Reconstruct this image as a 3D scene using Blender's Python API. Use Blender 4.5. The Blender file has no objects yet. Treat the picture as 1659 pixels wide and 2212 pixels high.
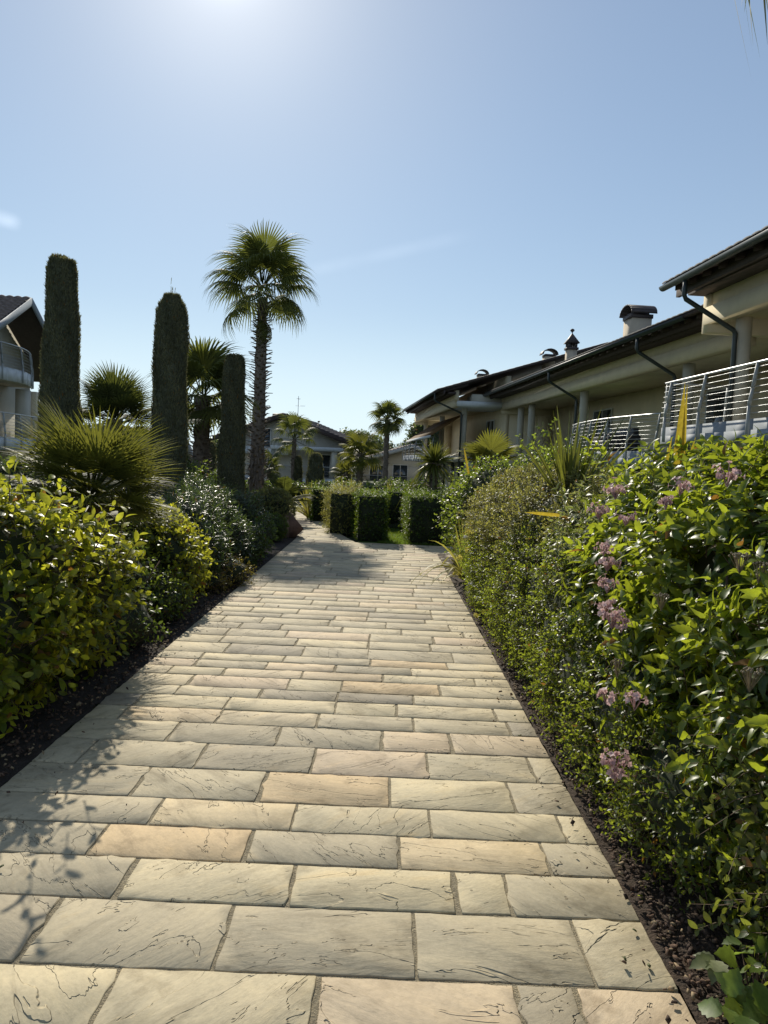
import bpy, math, random
import numpy as np
from mathutils import Vector, Matrix, Euler

rad = math.radians
SC = bpy.context.scene
COL = SC.collection
RNG = np.random.RandomState(7)

# ------------------------------------------------------------------ camera
PITCH, ROLL, EYE = rad(-3.7), rad(2.5), 1.5
FPX, CX, CY = 1660.0, 829.5, 1106.0
_F = Vector((0, math.cos(PITCH), math.sin(PITCH)))
_R0 = Vector((1, 0, 0)); _U0 = _R0.cross(_F)
_R = _R0 * math.cos(ROLL) + _U0 * math.sin(ROLL)
_U = _U0 * math.cos(ROLL) - _R0 * math.sin(ROLL)
cam = bpy.data.cameras.new('camera')
cam.sensor_fit = 'VERTICAL'; cam.sensor_height = 36.0; cam.lens = 36.0 * FPX / 2212.0
cam.clip_start = 0.05; cam.clip_end = 3000
camo = bpy.data.objects.new('camera', cam); COL.objects.link(camo)
M = Matrix((_R, _U, -_F)).transposed().to_4x4(); M.translation = (0, 0, EYE)
camo.matrix_world = M
SC.camera = camo

def P(px, py, Y):
    """world point seen along a measured bearing at real distance Y"""
    d = _F * FPX + _R * (px - CX) + _U * (CY - py)
    return Vector((0, 0, EYE)) + d * (Y / d.y)
def G(px, py, z=0.0):
    d = _F * FPX + _R * (px - CX) + _U * (CY - py)
    return Vector((0, 0, EYE)) + d * ((z - EYE) / d.z)

# ------------------------------------------------------------------ light
SUN_EL, SUN_AZ = 32.0, -13.0          # azimuth clockwise from +Y
sdir = Vector((math.sin(rad(SUN_AZ)) * math.cos(rad(SUN_EL)), math.cos(rad(SUN_AZ)) * math.cos(rad(SUN_EL)), math.sin(rad(SUN_EL))))
sl = bpy.data.lights.new('sun', 'SUN'); sl.energy = 4.7; sl.angle = rad(0.53); sl.color = (1, 0.93, 0.79)
so = bpy.data.objects.new('sun', sl); COL.objects.link(so)
so.rotation_euler = sdir.to_track_quat('Z', 'Y').to_euler(); so.location = sdir * 60

W = bpy.data.worlds.new('World'); SC.world = W; W.use_nodes = True
nt = W.node_tree; nt.nodes.clear()
def N(nt, t, **kw):
    n = nt.nodes.new(t)
    for k, v in kw.items(): setattr(n, k, v)
    return n
out = N(nt, 'ShaderNodeOutputWorld'); bg = N(nt, 'ShaderNodeBackground')
sky = N(nt, 'ShaderNodeTexSky', sky_type='NISHITA'); sky.sun_disc = False
sky.sun_elevation = rad(SUN_EL); sky.sun_rotation = rad(SUN_AZ % 360)
sky.air_density = 1.0; sky.dust_density = 0.03; sky.ozone_density = 2.0; sky.altitude = 0
tc = N(nt, 'ShaderNodeTexCoord')
dot = N(nt, 'ShaderNodeVectorMath', operation='DOT_PRODUCT'); dot.inputs[1].default_value = sdir
nt.links.new(tc.outputs['Generated'], dot.inputs[0])
cl = N(nt, 'ShaderNodeMath', operation='MAXIMUM'); cl.inputs[1].default_value = 0
nt.links.new(dot.outputs['Value'], cl.inputs[0])
acc = sky.outputs[0]
SKYG = 0.88
# phone-like shoulder: bright horizon air is held back
dv = N(nt, 'ShaderNodeVectorMath', operation='MULTIPLY_ADD')
dv.inputs[1].default_value = (0.036,) * 3; dv.inputs[2].default_value = (1, 1, 1)
nt.links.new(acc, dv.inputs[0])
dq = N(nt, 'ShaderNodeVectorMath', operation='DIVIDE')
nt.links.new(acc, dq.inputs[0]); nt.links.new(dv.outputs[0], dq.inputs[1]); acc = dq.outputs[0]
# aureole of the hazy air round the sun
for k, colr in ((24, (1.9, 1.6, 1.0)), (150, (2.8, 2.6, 2.2)), (1400, (5, 5, 5))):
    pw = N(nt, 'ShaderNodeMath', operation='POWER'); pw.inputs[1].default_value = k
    nt.links.new(cl.outputs[0], pw.inputs[0])
    sc_ = N(nt, 'ShaderNodeVectorMath', operation='SCALE'); sc_.inputs[0].default_value = colr
    nt.links.new(pw.outputs[0], sc_.inputs['Scale'])
    ad = N(nt, 'ShaderNodeVectorMath', operation='ADD')
    nt.links.new(acc, ad.inputs[0]); nt.links.new(sc_.outputs[0], ad.inputs[1]); acc = ad.outputs[0]
veil = N(nt, 'ShaderNodeMix', data_type='RGBA'); veil.inputs['Factor'].default_value = 0.2
nt.links.new(acc, veil.inputs['A']); veil.inputs['B'].default_value = (4.0, 4.5, 5.3, 1); acc = veil.outputs['Result']
# pale haze low over the horizon
sz = N(nt, 'ShaderNodeSeparateXYZ'); nt.links.new(tc.outputs['Generated'], sz.inputs[0])
hz = N(nt, 'ShaderNodeMapRange', interpolation_type='SMOOTHSTEP'); hz.inputs['From Min'].default_value = 0.20; hz.inputs['From Max'].default_value = -0.02
hz.inputs['To Max'].default_value = 0.85
nt.links.new(sz.outputs['Z'], hz.inputs['Value'])
hm = N(nt, 'ShaderNodeMix', data_type='RGBA'); nt.links.new(hz.outputs[0], hm.inputs['Factor'])
nt.links.new(acc, hm.inputs['A']); hm.inputs['B'].default_value = (5.9, 7.4, 8.3, 1); acc = hm.outputs['Result']
# two faint high wisps of cloud: a small streak low at the left and a thin trail beside the tall palm
def wisp(acc, a, b, width, strength):
    a = a.normalized(); b = b.normalized()
    nrm = a.cross(b).normalized(); mid = (a + b).normalized(); half = a.angle(b) / 2
    dn = N(nt, 'ShaderNodeVectorMath', operation='DOT_PRODUCT'); dn.inputs[1].default_value = nrm
    nt.links.new(tc.outputs['Generated'], dn.inputs[0])
    nz = N(nt, 'ShaderNodeTexNoise'); nz.inputs['Scale'].default_value = 22; nz.inputs['Detail'].default_value = 5
    nt.links.new(tc.outputs['Generated'], nz.inputs['Vector'])
    ab = N(nt, 'ShaderNodeMath', operation='ABSOLUTE'); nt.links.new(dn.outputs['Value'], ab.inputs[0])
    mr = N(nt, 'ShaderNodeMapRange', interpolation_type='SMOOTHSTEP')
    mr.inputs['From Min'].default_value = 0; mr.inputs['From Max'].default_value = width
    mr.inputs['To Min'].default_value = 1; mr.inputs['To Max'].default_value = 0
    nt.links.new(ab.outputs[0], mr.inputs['Value'])
    dm = N(nt, 'ShaderNodeVectorMath', operation='DOT_PRODUCT'); dm.inputs[1].default_value = mid
    nt.links.new(tc.outputs['Generated'], dm.inputs[0])
    mr2 = N(nt, 'ShaderNodeMapRange', interpolation_type='SMOOTHSTEP')
    mr2.inputs['From Min'].default_value = math.cos(half * 1.2); mr2.inputs['From Max'].default_value = math.cos(half * 0.3)
    nt.links.new(dm.outputs['Value'], mr2.inputs['Value'])
    m1 = N(nt, 'ShaderNodeMath', operation='MULTIPLY'); nt.links.new(mr.outputs[0], m1.inputs[0]); nt.links.new(mr2.outputs[0], m1.inputs[1])
    m2 = N(nt, 'ShaderNodeMath', operation='MULTIPLY'); nt.links.new(m1.outputs[0], m2.inputs[0]); nt.links.new(nz.outputs[0], m2.inputs[1])
    s = N(nt, 'ShaderNodeVectorMath', operation='SCALE'); s.inputs[0].default_value = (strength,) * 3
    nt.links.new(m2.outputs[0], s.inputs['Scale'])
    ad = N(nt, 'ShaderNodeVectorMath', operation='ADD'); nt.links.new(acc, ad.inputs[0]); nt.links.new(s.outputs[0], ad.inputs[1])
    return ad.outputs[0]
def D(px, py): return (P(px, py, 10) - Vector((0, 0, EYE)))
acc = wisp(acc, D(-60, 452), D(42, 484), 0.012, 3.2)
acc = wisp(acc, D(640, 592), D(1010, 508), 0.012, 0.55)
nt.links.new(acc, bg.inputs['Color']); bg.inputs['Strength'].default_value = 0.132
nt.links.new(bg.outputs[0], out.inputs['Surface'])
SC.view_settings.view_transform = 'Standard'; SC.view_settings.look = 'None'
SC.view_settings.exposure = 0; SC.view_settings.gamma = 1
SC.cycles.max_bounces = 8; SC.cycles.transmission_bounces = 6; SC.cycles.transparent_max_bounces = 6

# ------------------------------------------------------------------ materials
def mat(name):
    m = bpy.data.materials.new(name); m.use_nodes = True
    t = m.node_tree; b = t.nodes['Principled BSDF']
    return m, t, b
def noise(t, scale, detail=4, rough=0.55, vec=None, dist=0):
    n = N(t, 'ShaderNodeTexNoise'); n.inputs['Scale'].default_value = scale
    n.inputs['Detail'].default_value = detail; n.inputs['Roughness'].default_value = rough
    n.inputs['Distortion'].default_value = dist
    if vec is not None: t.links.new(vec, n.inputs['Vector'])
    return n
def ramp(t, fac, stops):
    r = N(t, 'ShaderNodeValToRGB'); el = r.color_ramp.elements
    while len(el) < len(stops): el.new(0.5)
    for e, (p, c) in zip(el, stops): e.position = p; e.color = (*c, 1)
    t.links.new(fac, r.inputs['Fac']); return r
def plain(name, c, rough=0.7, metal=0.0, var=0.25, scale=3.0, bump=0.0, bscale=40, spec=0.5, streak=False):
    m, t, b = mat(name)
    g = N(t, 'ShaderNodeTexCoord'); v = g.outputs['Object']
    if streak:
        mp = N(t, 'ShaderNodeMapping'); mp.inputs['Scale'].default_value = (1, 1, 0.15)
        t.links.new(v, mp.inputs['Vector']); v = mp.outputs[0]
    n = noise(t, scale, 6, 0.6, v)
    r = ramp(t, n.outputs[0], [(0.25, tuple(x * (1 - var) for x in c)), (0.75, tuple(min(1, x * (1 + var)) for x in c))])
    t.links.new(r.outputs[0], b.inputs['Base Color'])
    b.inputs['Roughness'].default_value = rough; b.inputs['Metallic'].default_value = metal
    b.inputs['Specular IOR Level'].default_value = spec
    if bump:
        n2 = noise(t, bscale, 5, 0.6, g.outputs['Object'])
        bp = N(t, 'ShaderNodeBump'); bp.inputs['Strength'].default_value = bump; bp.inputs['Distance'].default_value = 0.02
        t.links.new(n2.outputs[0], bp.inputs['Height']); t.links.new(bp.outputs[0], b.inputs['Normal'])
    return m
def leafmat(name, dark, mid, young, trans=(0.30, 0.42, 0.04), tmix=0.42, rough=0.38, edge=None, spec=0.5, wither=True):
    """leaf: reflecting upper face plus light coming through the blade"""
    m, t, b = mat(name)
    at = N(t, 'ShaderNodeAttribute', attribute_name='leafcol')
    sp = N(t, 'ShaderNodeSeparateColor'); t.links.new(at.outputs['Color'], sp.inputs[0])
    r = ramp(t, sp.outputs[0], [(0.0, dark), (0.5, mid), (1.0, young)])
    tr = ramp(t, sp.outputs[0], [(0.0, tuple(x * 0.45 for x in trans)), (0.5, tuple(x * 0.8 for x in trans)), (1.0, trans)])
    c, tcx = r.outputs[0], tr.outputs[0]
    if edge is not None:
        mr = N(t, 'ShaderNodeMapRange'); mr.inputs['From Min'].default_value = 0.45; mr.inputs['From Max'].default_value = 0.75
        t.links.new(sp.outputs[1], mr.inputs['Value'])
        for k in (0, 1):
            mx = N(t, 'ShaderNodeMix', data_type='RGBA'); t.links.new(mr.outputs[0], mx.inputs['Factor'])
            t.links.new((c, tcx)[k], mx.inputs['A']); mx.inputs['B'].default_value = (*edge, 1)
            if k == 0: c = mx.outputs['Result']
            else: tcx = mx.outputs['Result']
    # every leaf a little lighter or darker, a few withered brown, blades mottled
    if wither:
        geo = N(t, 'ShaderNodeNewGeometry'); mo = noise(t, 55, 3, 0.6, geo.outputs['Position'])
        ml = N(t, 'ShaderNodeMath', operation='MULTIPLY_ADD'); ml.inputs[1].default_value = 0.5; ml.inputs[2].default_value = 0.72; t.links.new(at.outputs['Alpha'], ml.inputs[0])
        m2 = N(t, 'ShaderNodeMapRange'); m2.inputs['From Min'].default_value = 0.3; m2.inputs['From Max'].default_value = 0.7; m2.inputs['To Min'].default_value = 0.8; m2.inputs['To Max'].default_value = 1.15
        t.links.new(mo.outputs[0], m2.inputs['Value'])
        m3 = N(t, 'ShaderNodeMath', operation='MULTIPLY'); t.links.new(ml.outputs[0], m3.inputs[0]); t.links.new(m2.outputs[0], m3.inputs[1])
        gt_ = N(t, 'ShaderNodeMath', operation='GREATER_THAN'); gt_.inputs[1].default_value = 0.984; t.links.new(at.outputs['Alpha'], gt_.inputs[0])
        for k in (0, 1):
            sc = N(t, 'ShaderNodeVectorMath', operation='SCALE'); t.links.new((c, tcx)[k], sc.inputs[0]); t.links.new(m3.outputs[0], sc.inputs['Scale'])
            mx = N(t, 'ShaderNodeMix', data_type='RGBA'); t.links.new(gt_.outputs[0], mx.inputs['Factor']); t.links.new(sc.outputs[0], mx.inputs['A']); mx.inputs['B'].default_value = (0.20, 0.11, 0.03, 1) if k == 0 else (0.34, 0.17, 0.03, 1)
            if k == 0: c = mx.outputs['Result']
            else: tcx = mx.outputs['Result']
    t.links.new(c, b.inputs['Base Color']); b.inputs['Roughness'].default_value = rough
    b.inputs['Specular IOR Level'].default_value = spec
    tl = N(t, 'ShaderNodeBsdfTranslucent'); t.links.new(tcx, tl.inputs['Color'])
    mx = N(t, 'ShaderNodeMixShader'); mx.inputs[0].default_value = tmix
    t.links.new(b.outputs[0], mx.inputs[1]); t.links.new(tl.outputs[0], mx.inputs[2])
    o = t.nodes['Material Output']; t.links.new(mx.outputs[0], o.inputs['Surface'])
    return m

# ------------------------------------------------------------------ objects
def tag(o, label=None, cat=None, group=None, kind=None):
    if label: o['label'] = label
    if cat: o['category'] = cat
    if group: o['group'] = group
    if kind: o['kind'] = kind
    return o
def thing(name, label, cat, loc=(0, 0, 0), rz=0.0, group=None):
    o = bpy.data.objects.new(name, None); COL.objects.link(o)
    o.empty_display_size = 0.2
    o.location = loc; o.rotation_euler = (0, 0, rz)
    return tag(o, label, cat, group)
def link(name, me, parent=None, loc=None):
    o = bpy.data.objects.new(name, me); COL.objects.link(o)
    if parent is not None: o.parent = parent
    if loc is not None: o.location = loc
    return o

class Geo:
    """collects vertices and faces of one mesh"""
    def __init__(s): s.v = []; s.f = []; s.m = []; s.c = []; s.n = 0; s.cur = 0; s.hascol = False
    def add(s, verts, faces, col=None):
        verts = np.asarray(verts, float).reshape(-1, 3); o = s.n
        s.v.append(verts); s.n += len(verts)
        if isinstance(faces, np.ndarray):
            s.f.append(faces + o); s.m.append(np.full(len(faces), s.cur))
        else:
            by = {}
            for f in faces: by.setdefault(len(f), []).append(f)
            for k, fs in by.items():
                s.f.append(np.array(fs) + o); s.m.append(np.full(len(fs), s.cur))
        if col is None: s.c.append(np.tile([0.5, 0, 0.5, 0.5], (len(verts), 1)))
        else: s.c.append(col); s.hascol = True
        return s
    def box(s, a, b):
        x0, y0, z0 = a; x1, y1, z1 = b
        return s.add([(x0,y0,z0),(x1,y0,z0),(x1,y1,z0),(x0,y1,z0),(x0,y0,z1),(x1,y0,z1),(x1,y1,z1),(x0,y1,z1)],
                     [(0,3,2,1),(4,5,6,7),(0,1,5,4),(1,2,6,5),(2,3,7,6),(3,0,4,7)])
    def hexa(s, pts):
        """eight corners, bottom ring then top ring"""
        return s.add(pts, [(0,3,2,1),(4,5,6,7),(0,1,5,4),(1,2,6,5),(2,3,7,6),(3,0,4,7)])
    def prism(s, poly, vec):
        n = len(poly); p = [Vector(q) for q in poly]; q = [a + Vector(vec) for a in p]
        fs = [tuple(range(n))[::-1], tuple(range(n, 2 * n))]
        fs += [(i, (i + 1) % n, n + (i + 1) % n, n + i) for i in range(n)]
        return s.add([tuple(a) for a in p + q], fs)
    def tube(s, pts, r, n=8, cap=True):
        pts = [Vector(p) for p in pts]; rs = r if hasattr(r, '__len__') else [r] * len(pts)
        vs = []; fs = []
        up = Vector((0.13, 0.37, 1)).normalized()
        for i, p in enumerate(pts):
            d = (pts[min(i + 1, len(pts) - 1)] - pts[max(i - 1, 0)])
            if d.length < 1e-9: d = Vector((0, 0, 1))
            d.normalize(); a = d.cross(up)
            if a.length < 0.05: a = d.cross(Vector((1, 0, 0)))
            a.normalize(); b = d.cross(a)
            for k in range(n):
                t = 2 * math.pi * k / n; vs.append(tuple(p + (a * math.cos(t) + b * math.sin(t)) * rs[i]))
        for i in range(len(pts) - 1):
            for k in range(n):
                fs.append((i*n+k, i*n+(k+1)%n, (i+1)*n+(k+1)%n, (i+1)*n+k))
        if cap: fs += [tuple(range(n))[::-1], tuple(range((len(pts)-1)*n, len(pts)*n))]
        return s.add(vs, fs)
    def lathe(s, prof, c=(0, 0, 0), n=20, jit=None):
        vs = []; fs = []
        for i, (r, z) in enumerate(prof):
            for k in range(n):
                t = 2 * math.pi * k / n
                rr = r * (jit(t, z) if jit else 1)
                vs.append((c[0] + rr * math.cos(t), c[1] + rr * math.sin(t), c[2] + z))
        for i in range(len(prof) - 1):
            for k in range(n): fs.append((i*n+k, i*n+(k+1)%n, (i+1)*n+(k+1)%n, (i+1)*n+k))
        fs += [tuple(range(n))[::-1], tuple(range((len(prof)-1)*n, len(prof)*n))]
        return s.add(vs, fs)
    def mesh(s, name, mats, smooth=False):
        me = bpy.data.meshes.new(name)
        V = np.concatenate(s.v); me.vertices.add(len(V)); me.vertices.foreach_set('co', V.astype(np.float32).ravel())
        lo = np.concatenate([f.ravel() for f in s.f]); tot = np.concatenate([np.full(len(f), f.shape[1]) for f in s.f])
        st = np.concatenate([[0], np.cumsum(tot)[:-1]])
        me.loops.add(len(lo)); me.loops.foreach_set('vertex_index', lo.astype(np.int32))
        me.polygons.add(len(tot)); me.polygons.foreach_set('loop_start', st.astype(np.int32))
        me.polygons.foreach_set('material_index', np.concatenate(s.m).astype(np.int32))
        if smooth: me.polygons.foreach_set('use_smooth', np.ones(len(tot), bool))
        me.update(calc_edges=True)
        if s.hascol:
            a = me.attributes.new('leafcol', 'FLOAT_COLOR', 'POINT')
            a.data.foreach_set('color', np.concatenate(s.c).astype(np.float32).ravel())
        for m in (mats if isinstance(mats, (list, tuple)) else [mats]): me.materials.append(m)
        return me
    def build(s, name, mats, parent=None, smooth=False, loc=None):
        return link(name, s.mesh(name, mats, smooth), parent, loc)

# ------------------------------------------------------------------ leaves
def nrmz(a): return a / np.maximum(np.linalg.norm(a, axis=-1, keepdims=True), 1e-9)
def leaf_tpl(ws, fold=0.25, curl=0.35, tooth=0.0):
    """leaf along +Y, length 1, half widths ws at equal stations, tip at the end; col: (rand, across, along)"""
    n = len(ws); vs = []; ac = []; al = []; fs = []
    for i, w in enumerate(ws):
        t = i / n; z = -curl * t * t
        if tooth and i: w = w * (1 + (tooth if i % 2 else -tooth))
        for sx in (-1, 0, 1):
            vs.append((sx * w, t, z + fold * w * abs(sx))); ac.append(abs(sx)); al.append(t)
    vs.append((0, 1, -curl)); ac.append(0.6); al.append(1)
    for i in range(n - 1):
        a = 3 * i; fs += [(a, a+1, a+4, a+3), (a+1, a+2, a+5, a+4)]
    a = 3 * (n - 1); e = 3 * n
    fs += [(a, a+1, e), (a+1, a+2, e)]
    by = {}
    for f in fs: by.setdefault(len(f), []).append(f)
    return np.array(vs), [np.array(q) for q in by.values()], np.array(ac), np.array(al)
OVAL = leaf_tpl([0.03, 0.17, 0.25, 0.25, 0.17], 0.22, 0.22)
OVAL_LO = leaf_tpl([0.02, 0.24, 0.2], 0.2, 0.2)
ACUM = leaf_tpl([0.03, 0.15, 0.2, 0.215, 0.2, 0.165, 0.12, 0.06], 0.3, 0.42, 0.09)
ACUM_LO = leaf_tpl([0.02, 0.2, 0.19, 0.1], 0.3, 0.35)
LANCE = leaf_tpl([0.02, 0.07, 0.07, 0.05], 0.25, 0.25)
ROUND = leaf_tpl([0.05, 0.25, 0.34, 0.34, 0.26, 0.13], 0.2, 0.2, 0.05)
TINY = leaf_tpl([0.03, 0.3], 0.25, 0.15)

def scatter(g, tpl, pos, ydir, zdir, length, rnd, width=1.0):
    tv, tfs, ac, al = tpl
    Nn = len(pos); Mv = len(tv)
    Y = nrmz(ydir); X = nrmz(np.cross(Y, zdir)); Z = np.cross(X, Y)
    L = np.broadcast_to(np.asarray(length, float).reshape(-1, 1, 1), (Nn, 1, 1))
    V = (tv[None, :, 0:1] * width * X[:, None, :] + tv[None, :, 1:2] * Y[:, None, :] + tv[None, :, 2:3] * Z[:, None, :]) * L + pos[:, None, :]
    o = g.n
    g.v.append(V.reshape(-1, 3)); g.n += Nn * Mv
    off = (np.arange(Nn) * Mv)[:, None, None]
    for tf in tfs:
        F = (tf[None] + off).reshape(-1, tf.shape[1]) + o
        g.f.append(F); g.m.append(np.full(len(F), g.cur))
    c = np.empty((Nn, Mv, 4)); c[:, :, 0] = np.clip(rnd, 0, 1)[:, None]; c[:, :, 1] = ac[None]; c[:, :, 2] = al[None]; c[:, :, 3] = np.random.RandomState(Nn % 9973).rand(Nn)[:, None]
    g.c.append(c.reshape(-1, 4)); g.hascol = True

def shoots(g, rng, base, dirs, L, k, ll, tpl, opp=True, a0=75, a1=30, sag=0.25, width=1.0, tint=0.0, stem=None, stem_r=0.003, tipcol=0.45):
    """leafy twigs: base, direction and length of each; k leaf nodes along it"""
    n = len(base); dirs = nrmz(dirs)
    ref = nrmz(rng.normal(size=(n, 3))); A = nrmz(np.cross(dirs, ref)); B = np.cross(dirs, A)
    sr = rng.rand(n)
    L = np.broadcast_to(np.asarray(L, float), (n,))
    ll = np.broadcast_to(np.asarray(ll, float), (n,))
    ps, ys, zs, ls, rs = [], [], [], [], []
    def at(t):
        p = base + dirs * (L * t)[:, None] if np.ndim(t) else base + dirs * (L * t)[:, None]
        p = p.copy(); p[:, 2] -= sag * L * t * t
        return p
    for j in range(k):
        t = (j + 0.7) / k
        p = at(t)
        ax = nrmz(dirs - np.array([0, 0, 2 * sag * t]))
        for sgn in ((1, -1) if opp else (1,)):
            ph = (j * math.pi / 2 if opp else j * 2.4) + rng.normal(0, 0.3, n)
            radial = (A * np.cos(ph)[:, None] + B * np.sin(ph)[:, None]) * sgn
            a = np.radians(a0 + (a1 - a0) * t + rng.normal(0, 10, n))
            y = ax * np.cos(a)[:, None] + radial * np.sin(a)[:, None]
            z = ax * np.sin(a)[:, None] - radial * np.cos(a)[:, None] + rng.normal(0, 0.25, (n, 3))
            z[:, 2] += 0.3
            ps.append(p); ys.append(y); zs.append(z)
            ls.append(ll * (1.0 - 0.35 * t ** 3) * rng.uniform(0.5, 1.2, n))
            rs.append(tint + tipcol * t * t + 0.35 * sr + 0.3 * (rng.rand(n) - 0.3))
    scatter(g, tpl, np.concatenate(ps), np.concatenate(ys), np.concatenate(zs), np.concatenate(ls), np.concatenate(rs), width)
    if stem is not None:
        stations = [at(t) for t in (0, 0.5, 1.0)]
        for i in range(2):
            p, q = stations[i], stations[i + 1]
            r0, r1 = stem_r * (1 - 0.4 * i), stem_r * (0.6 - 0.35 * i)
            V = []
            for m_, r_ in ((p, r0), (q, r1)):
                for th in (0, 2.094, 4.189): V.append(m_ + (A * math.cos(th) + B * math.sin(th)) * r_)
            V = np.stack(V, 1).reshape(-1, 3)
            o = (np.arange(n) * 6)[:, None, None]
            F = (np.array([(0,1,4,3),(1,2,5,4),(2,0,3,5)])[None] + o).reshape(-1, 4)
            stem.add(V, F)

def lump(d, seed, amp):
    """smooth pseudo noise over directions / positions"""
    r = np.random.RandomState(seed); s = 0
    for i in range(5):
        w = r.normal(size=3) * (2.2 + 1.4 * i); s = s + np.sin(d @ w + r.rand() * 6.28) / (1.3 + 0.5 * i)
    return 1 + amp * s / 2
def blob_points(rng, ells, n, zmin=0.04, inset=(0.82, 1.0), amp=0.12, seed=1):
    """points and normals on a union of ellipsoids (cx,cy,cz,rx,ry,rz)"""
    ar = np.array([(e[3]*e[4] + e[3]*e[5] + e[4]*e[5]) for e in ells]); pr = ar / ar.sum()
    PP, NN = [], []; got = 0
    E = np.array(ells)
    while got < n:
        idx = rng.choice(len(ells), n, p=pr); u = nrmz(rng.normal(size=(n, 3)))
        rr = E[idx, 3:6]; q = u * lump(u, seed, amp)[:, None] * rng.uniform(*inset, n)[:, None]
        p = E[idx, :3] + q * rr; nn = nrmz(u / rr)
        ok = p[:, 2] > zmin
        for j in range(len(ells)):
            d = (p - E[j, :3]) / E[j, 3:6]; ok &= (np.einsum('ij,ij->i', d, d) > 0.62) | (idx == j)
        PP.append(p[ok]); NN.append(nn[ok]); got += int(ok.sum())
    return np.concatenate(PP)[:n], np.concatenate(NN)[:n]
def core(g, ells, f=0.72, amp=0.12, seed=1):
    """solid dark blob, its colour standing in for inner shade, seen only through gaps"""
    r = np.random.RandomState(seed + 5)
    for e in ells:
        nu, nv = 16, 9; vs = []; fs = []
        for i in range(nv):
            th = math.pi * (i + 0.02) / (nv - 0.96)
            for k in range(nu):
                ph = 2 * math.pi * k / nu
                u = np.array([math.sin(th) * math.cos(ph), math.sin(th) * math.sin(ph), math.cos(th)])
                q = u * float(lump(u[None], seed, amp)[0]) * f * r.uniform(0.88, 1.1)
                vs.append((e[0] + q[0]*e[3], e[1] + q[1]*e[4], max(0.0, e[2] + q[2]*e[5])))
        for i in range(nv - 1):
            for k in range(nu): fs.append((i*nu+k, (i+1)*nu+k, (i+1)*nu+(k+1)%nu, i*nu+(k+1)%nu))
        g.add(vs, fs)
# ================================================================== ground, beds, path
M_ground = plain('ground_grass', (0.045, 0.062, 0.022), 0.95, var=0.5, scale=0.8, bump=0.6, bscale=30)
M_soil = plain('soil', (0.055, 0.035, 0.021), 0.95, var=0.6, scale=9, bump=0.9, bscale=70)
M_lawn = plain('lawn', (0.09, 0.16, 0.02), 0.9, var=0.35, scale=4, bump=0.8, bscale=120)

g = Geo(); g.add([(-900, -60, -0.06), (900, -60, -0.06), (900, 1500, -0.06), (-900, 1500, -0.06)], [(0, 1, 2, 3)])
tag(g.build('ground', M_ground), kind='structure')

def sheet(x0, x1, y0, y1, nx, ny, f):
    xs = np.linspace(0, 1, nx); ys = np.linspace(y0, y1, ny); vs = []; fs = []
    for y in ys:
        a = x0(y) if callable(x0) else x0; b = x1(y) if callable(x1) else x1
        for t in xs: x = a + (b - a) * t; vs.append((x, y, f(x, y)))
    for j in range(ny - 1):
        for i in range(nx - 1): fs.append((j*nx+i, j*nx+i+1, (j+1)*nx+i+1, (j+1)*nx+i))
    return vs, fs
def wob(x, y, s=1.0): return 0.5*math.sin(x*5.1*s+y*2.3*s)+0.3*math.sin(x*11.3*s-y*7.7*s+1)+0.2*math.sin(y*17.1*s+x*3.0)
def soil_h(x, y): return -0.005 + 0.014 * wob(x, y) + RNG.normal(0, 0.006)
LX, RX = -1.635, 0.92
g = Geo()
v, f = sheet(-7.0, LX - 0.004, 0.3, 18.5, 60, 240, lambda x, y: soil_h(x, y) + 0.05 * min(1, (LX - x) / 1.2)); g.add(v, f)
tag(g.build('flower_bed', plain('shaded_soil', (0.03, 0.02, 0.013), 0.95, var=0.6, scale=9, bump=0.9, bscale=70), smooth=True), kind='structure')  # left bed soil coloured darker to stand in for the shadow strip
g = Geo()
v, f = sheet(RX + 0.004, 4.5, 0.3, 13.0, 40, 240, lambda x, y: soil_h(x, y) + 0.03 * min(1, (x - RX) / 0.8)); g.add(v, f)
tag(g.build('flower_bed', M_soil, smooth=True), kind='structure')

# bark chips and dry leaves lying on the soil along both edges
def chips(n, xf, y0, y1, size, mats, name, label):
    g = Geo(); r = np.random.RandomState(n)
    for i in range(n):
        y = y0 + (y1 - y0) * r.rand() ** 1.6; x = xf(r)
        s = size * r.uniform(0.5, 1.5); g.cur = r.randint(len(mats))
        m = Matrix.Translation((x, y, 0.012 + r.rand() * 0.012)) @ Euler((r.normal(0, .5), r.normal(0, .5), r.rand() * 6.28)).to_matrix().to_4x4()
        a, b, c = s, s * r.uniform(.35, .8), s * r.uniform(.15, .4)
        pts = [(-a, -b*.6, -c), (a*.7, -b, -c*.6), (a, b*.5, -c), (-a*.6, b, -c*.5), (-a*.7, -b*.4, c), (a*.5, -b*.7, c*.6), (a*.7, b*.3, c), (-a*.4, b*.7, c*.8)]
        g.hexa([tuple(m @ Vector(p)) for p in pts])
    tag(g.build(name, mats), label, 'ground cover', kind='stuff')
M_bark = [plain('bark_chip_dark', (0.06, 0.035, 0.022), 0.9, var=0.4), plain('bark_chip', (0.13, 0.075, 0.045), 0.9, var=0.4), plain('dry_leaf', (0.28, 0.2, 0.11), 0.8, var=0.3)]
M_bark = [M_bark[0], M_bark[0], M_bark[0], M_bark[1], M_bark[1], M_bark[2]]
chips(3200, lambda r: RX + 0.015 + abs(r.normal(0, 0.16)), 1.2, 9, 0.010, M_bark, 'bark_chips', 'brown bark chips and dry leaves strewn along the right edge of the path')
chips(2600, lambda r: LX - 0.02 - abs(r.normal(0, 0.25)), 2.2, 11, 0.011, M_bark, 'bark_chips', 'dark bark chips and dry leaves strewn along the left edge of the path')

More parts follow.
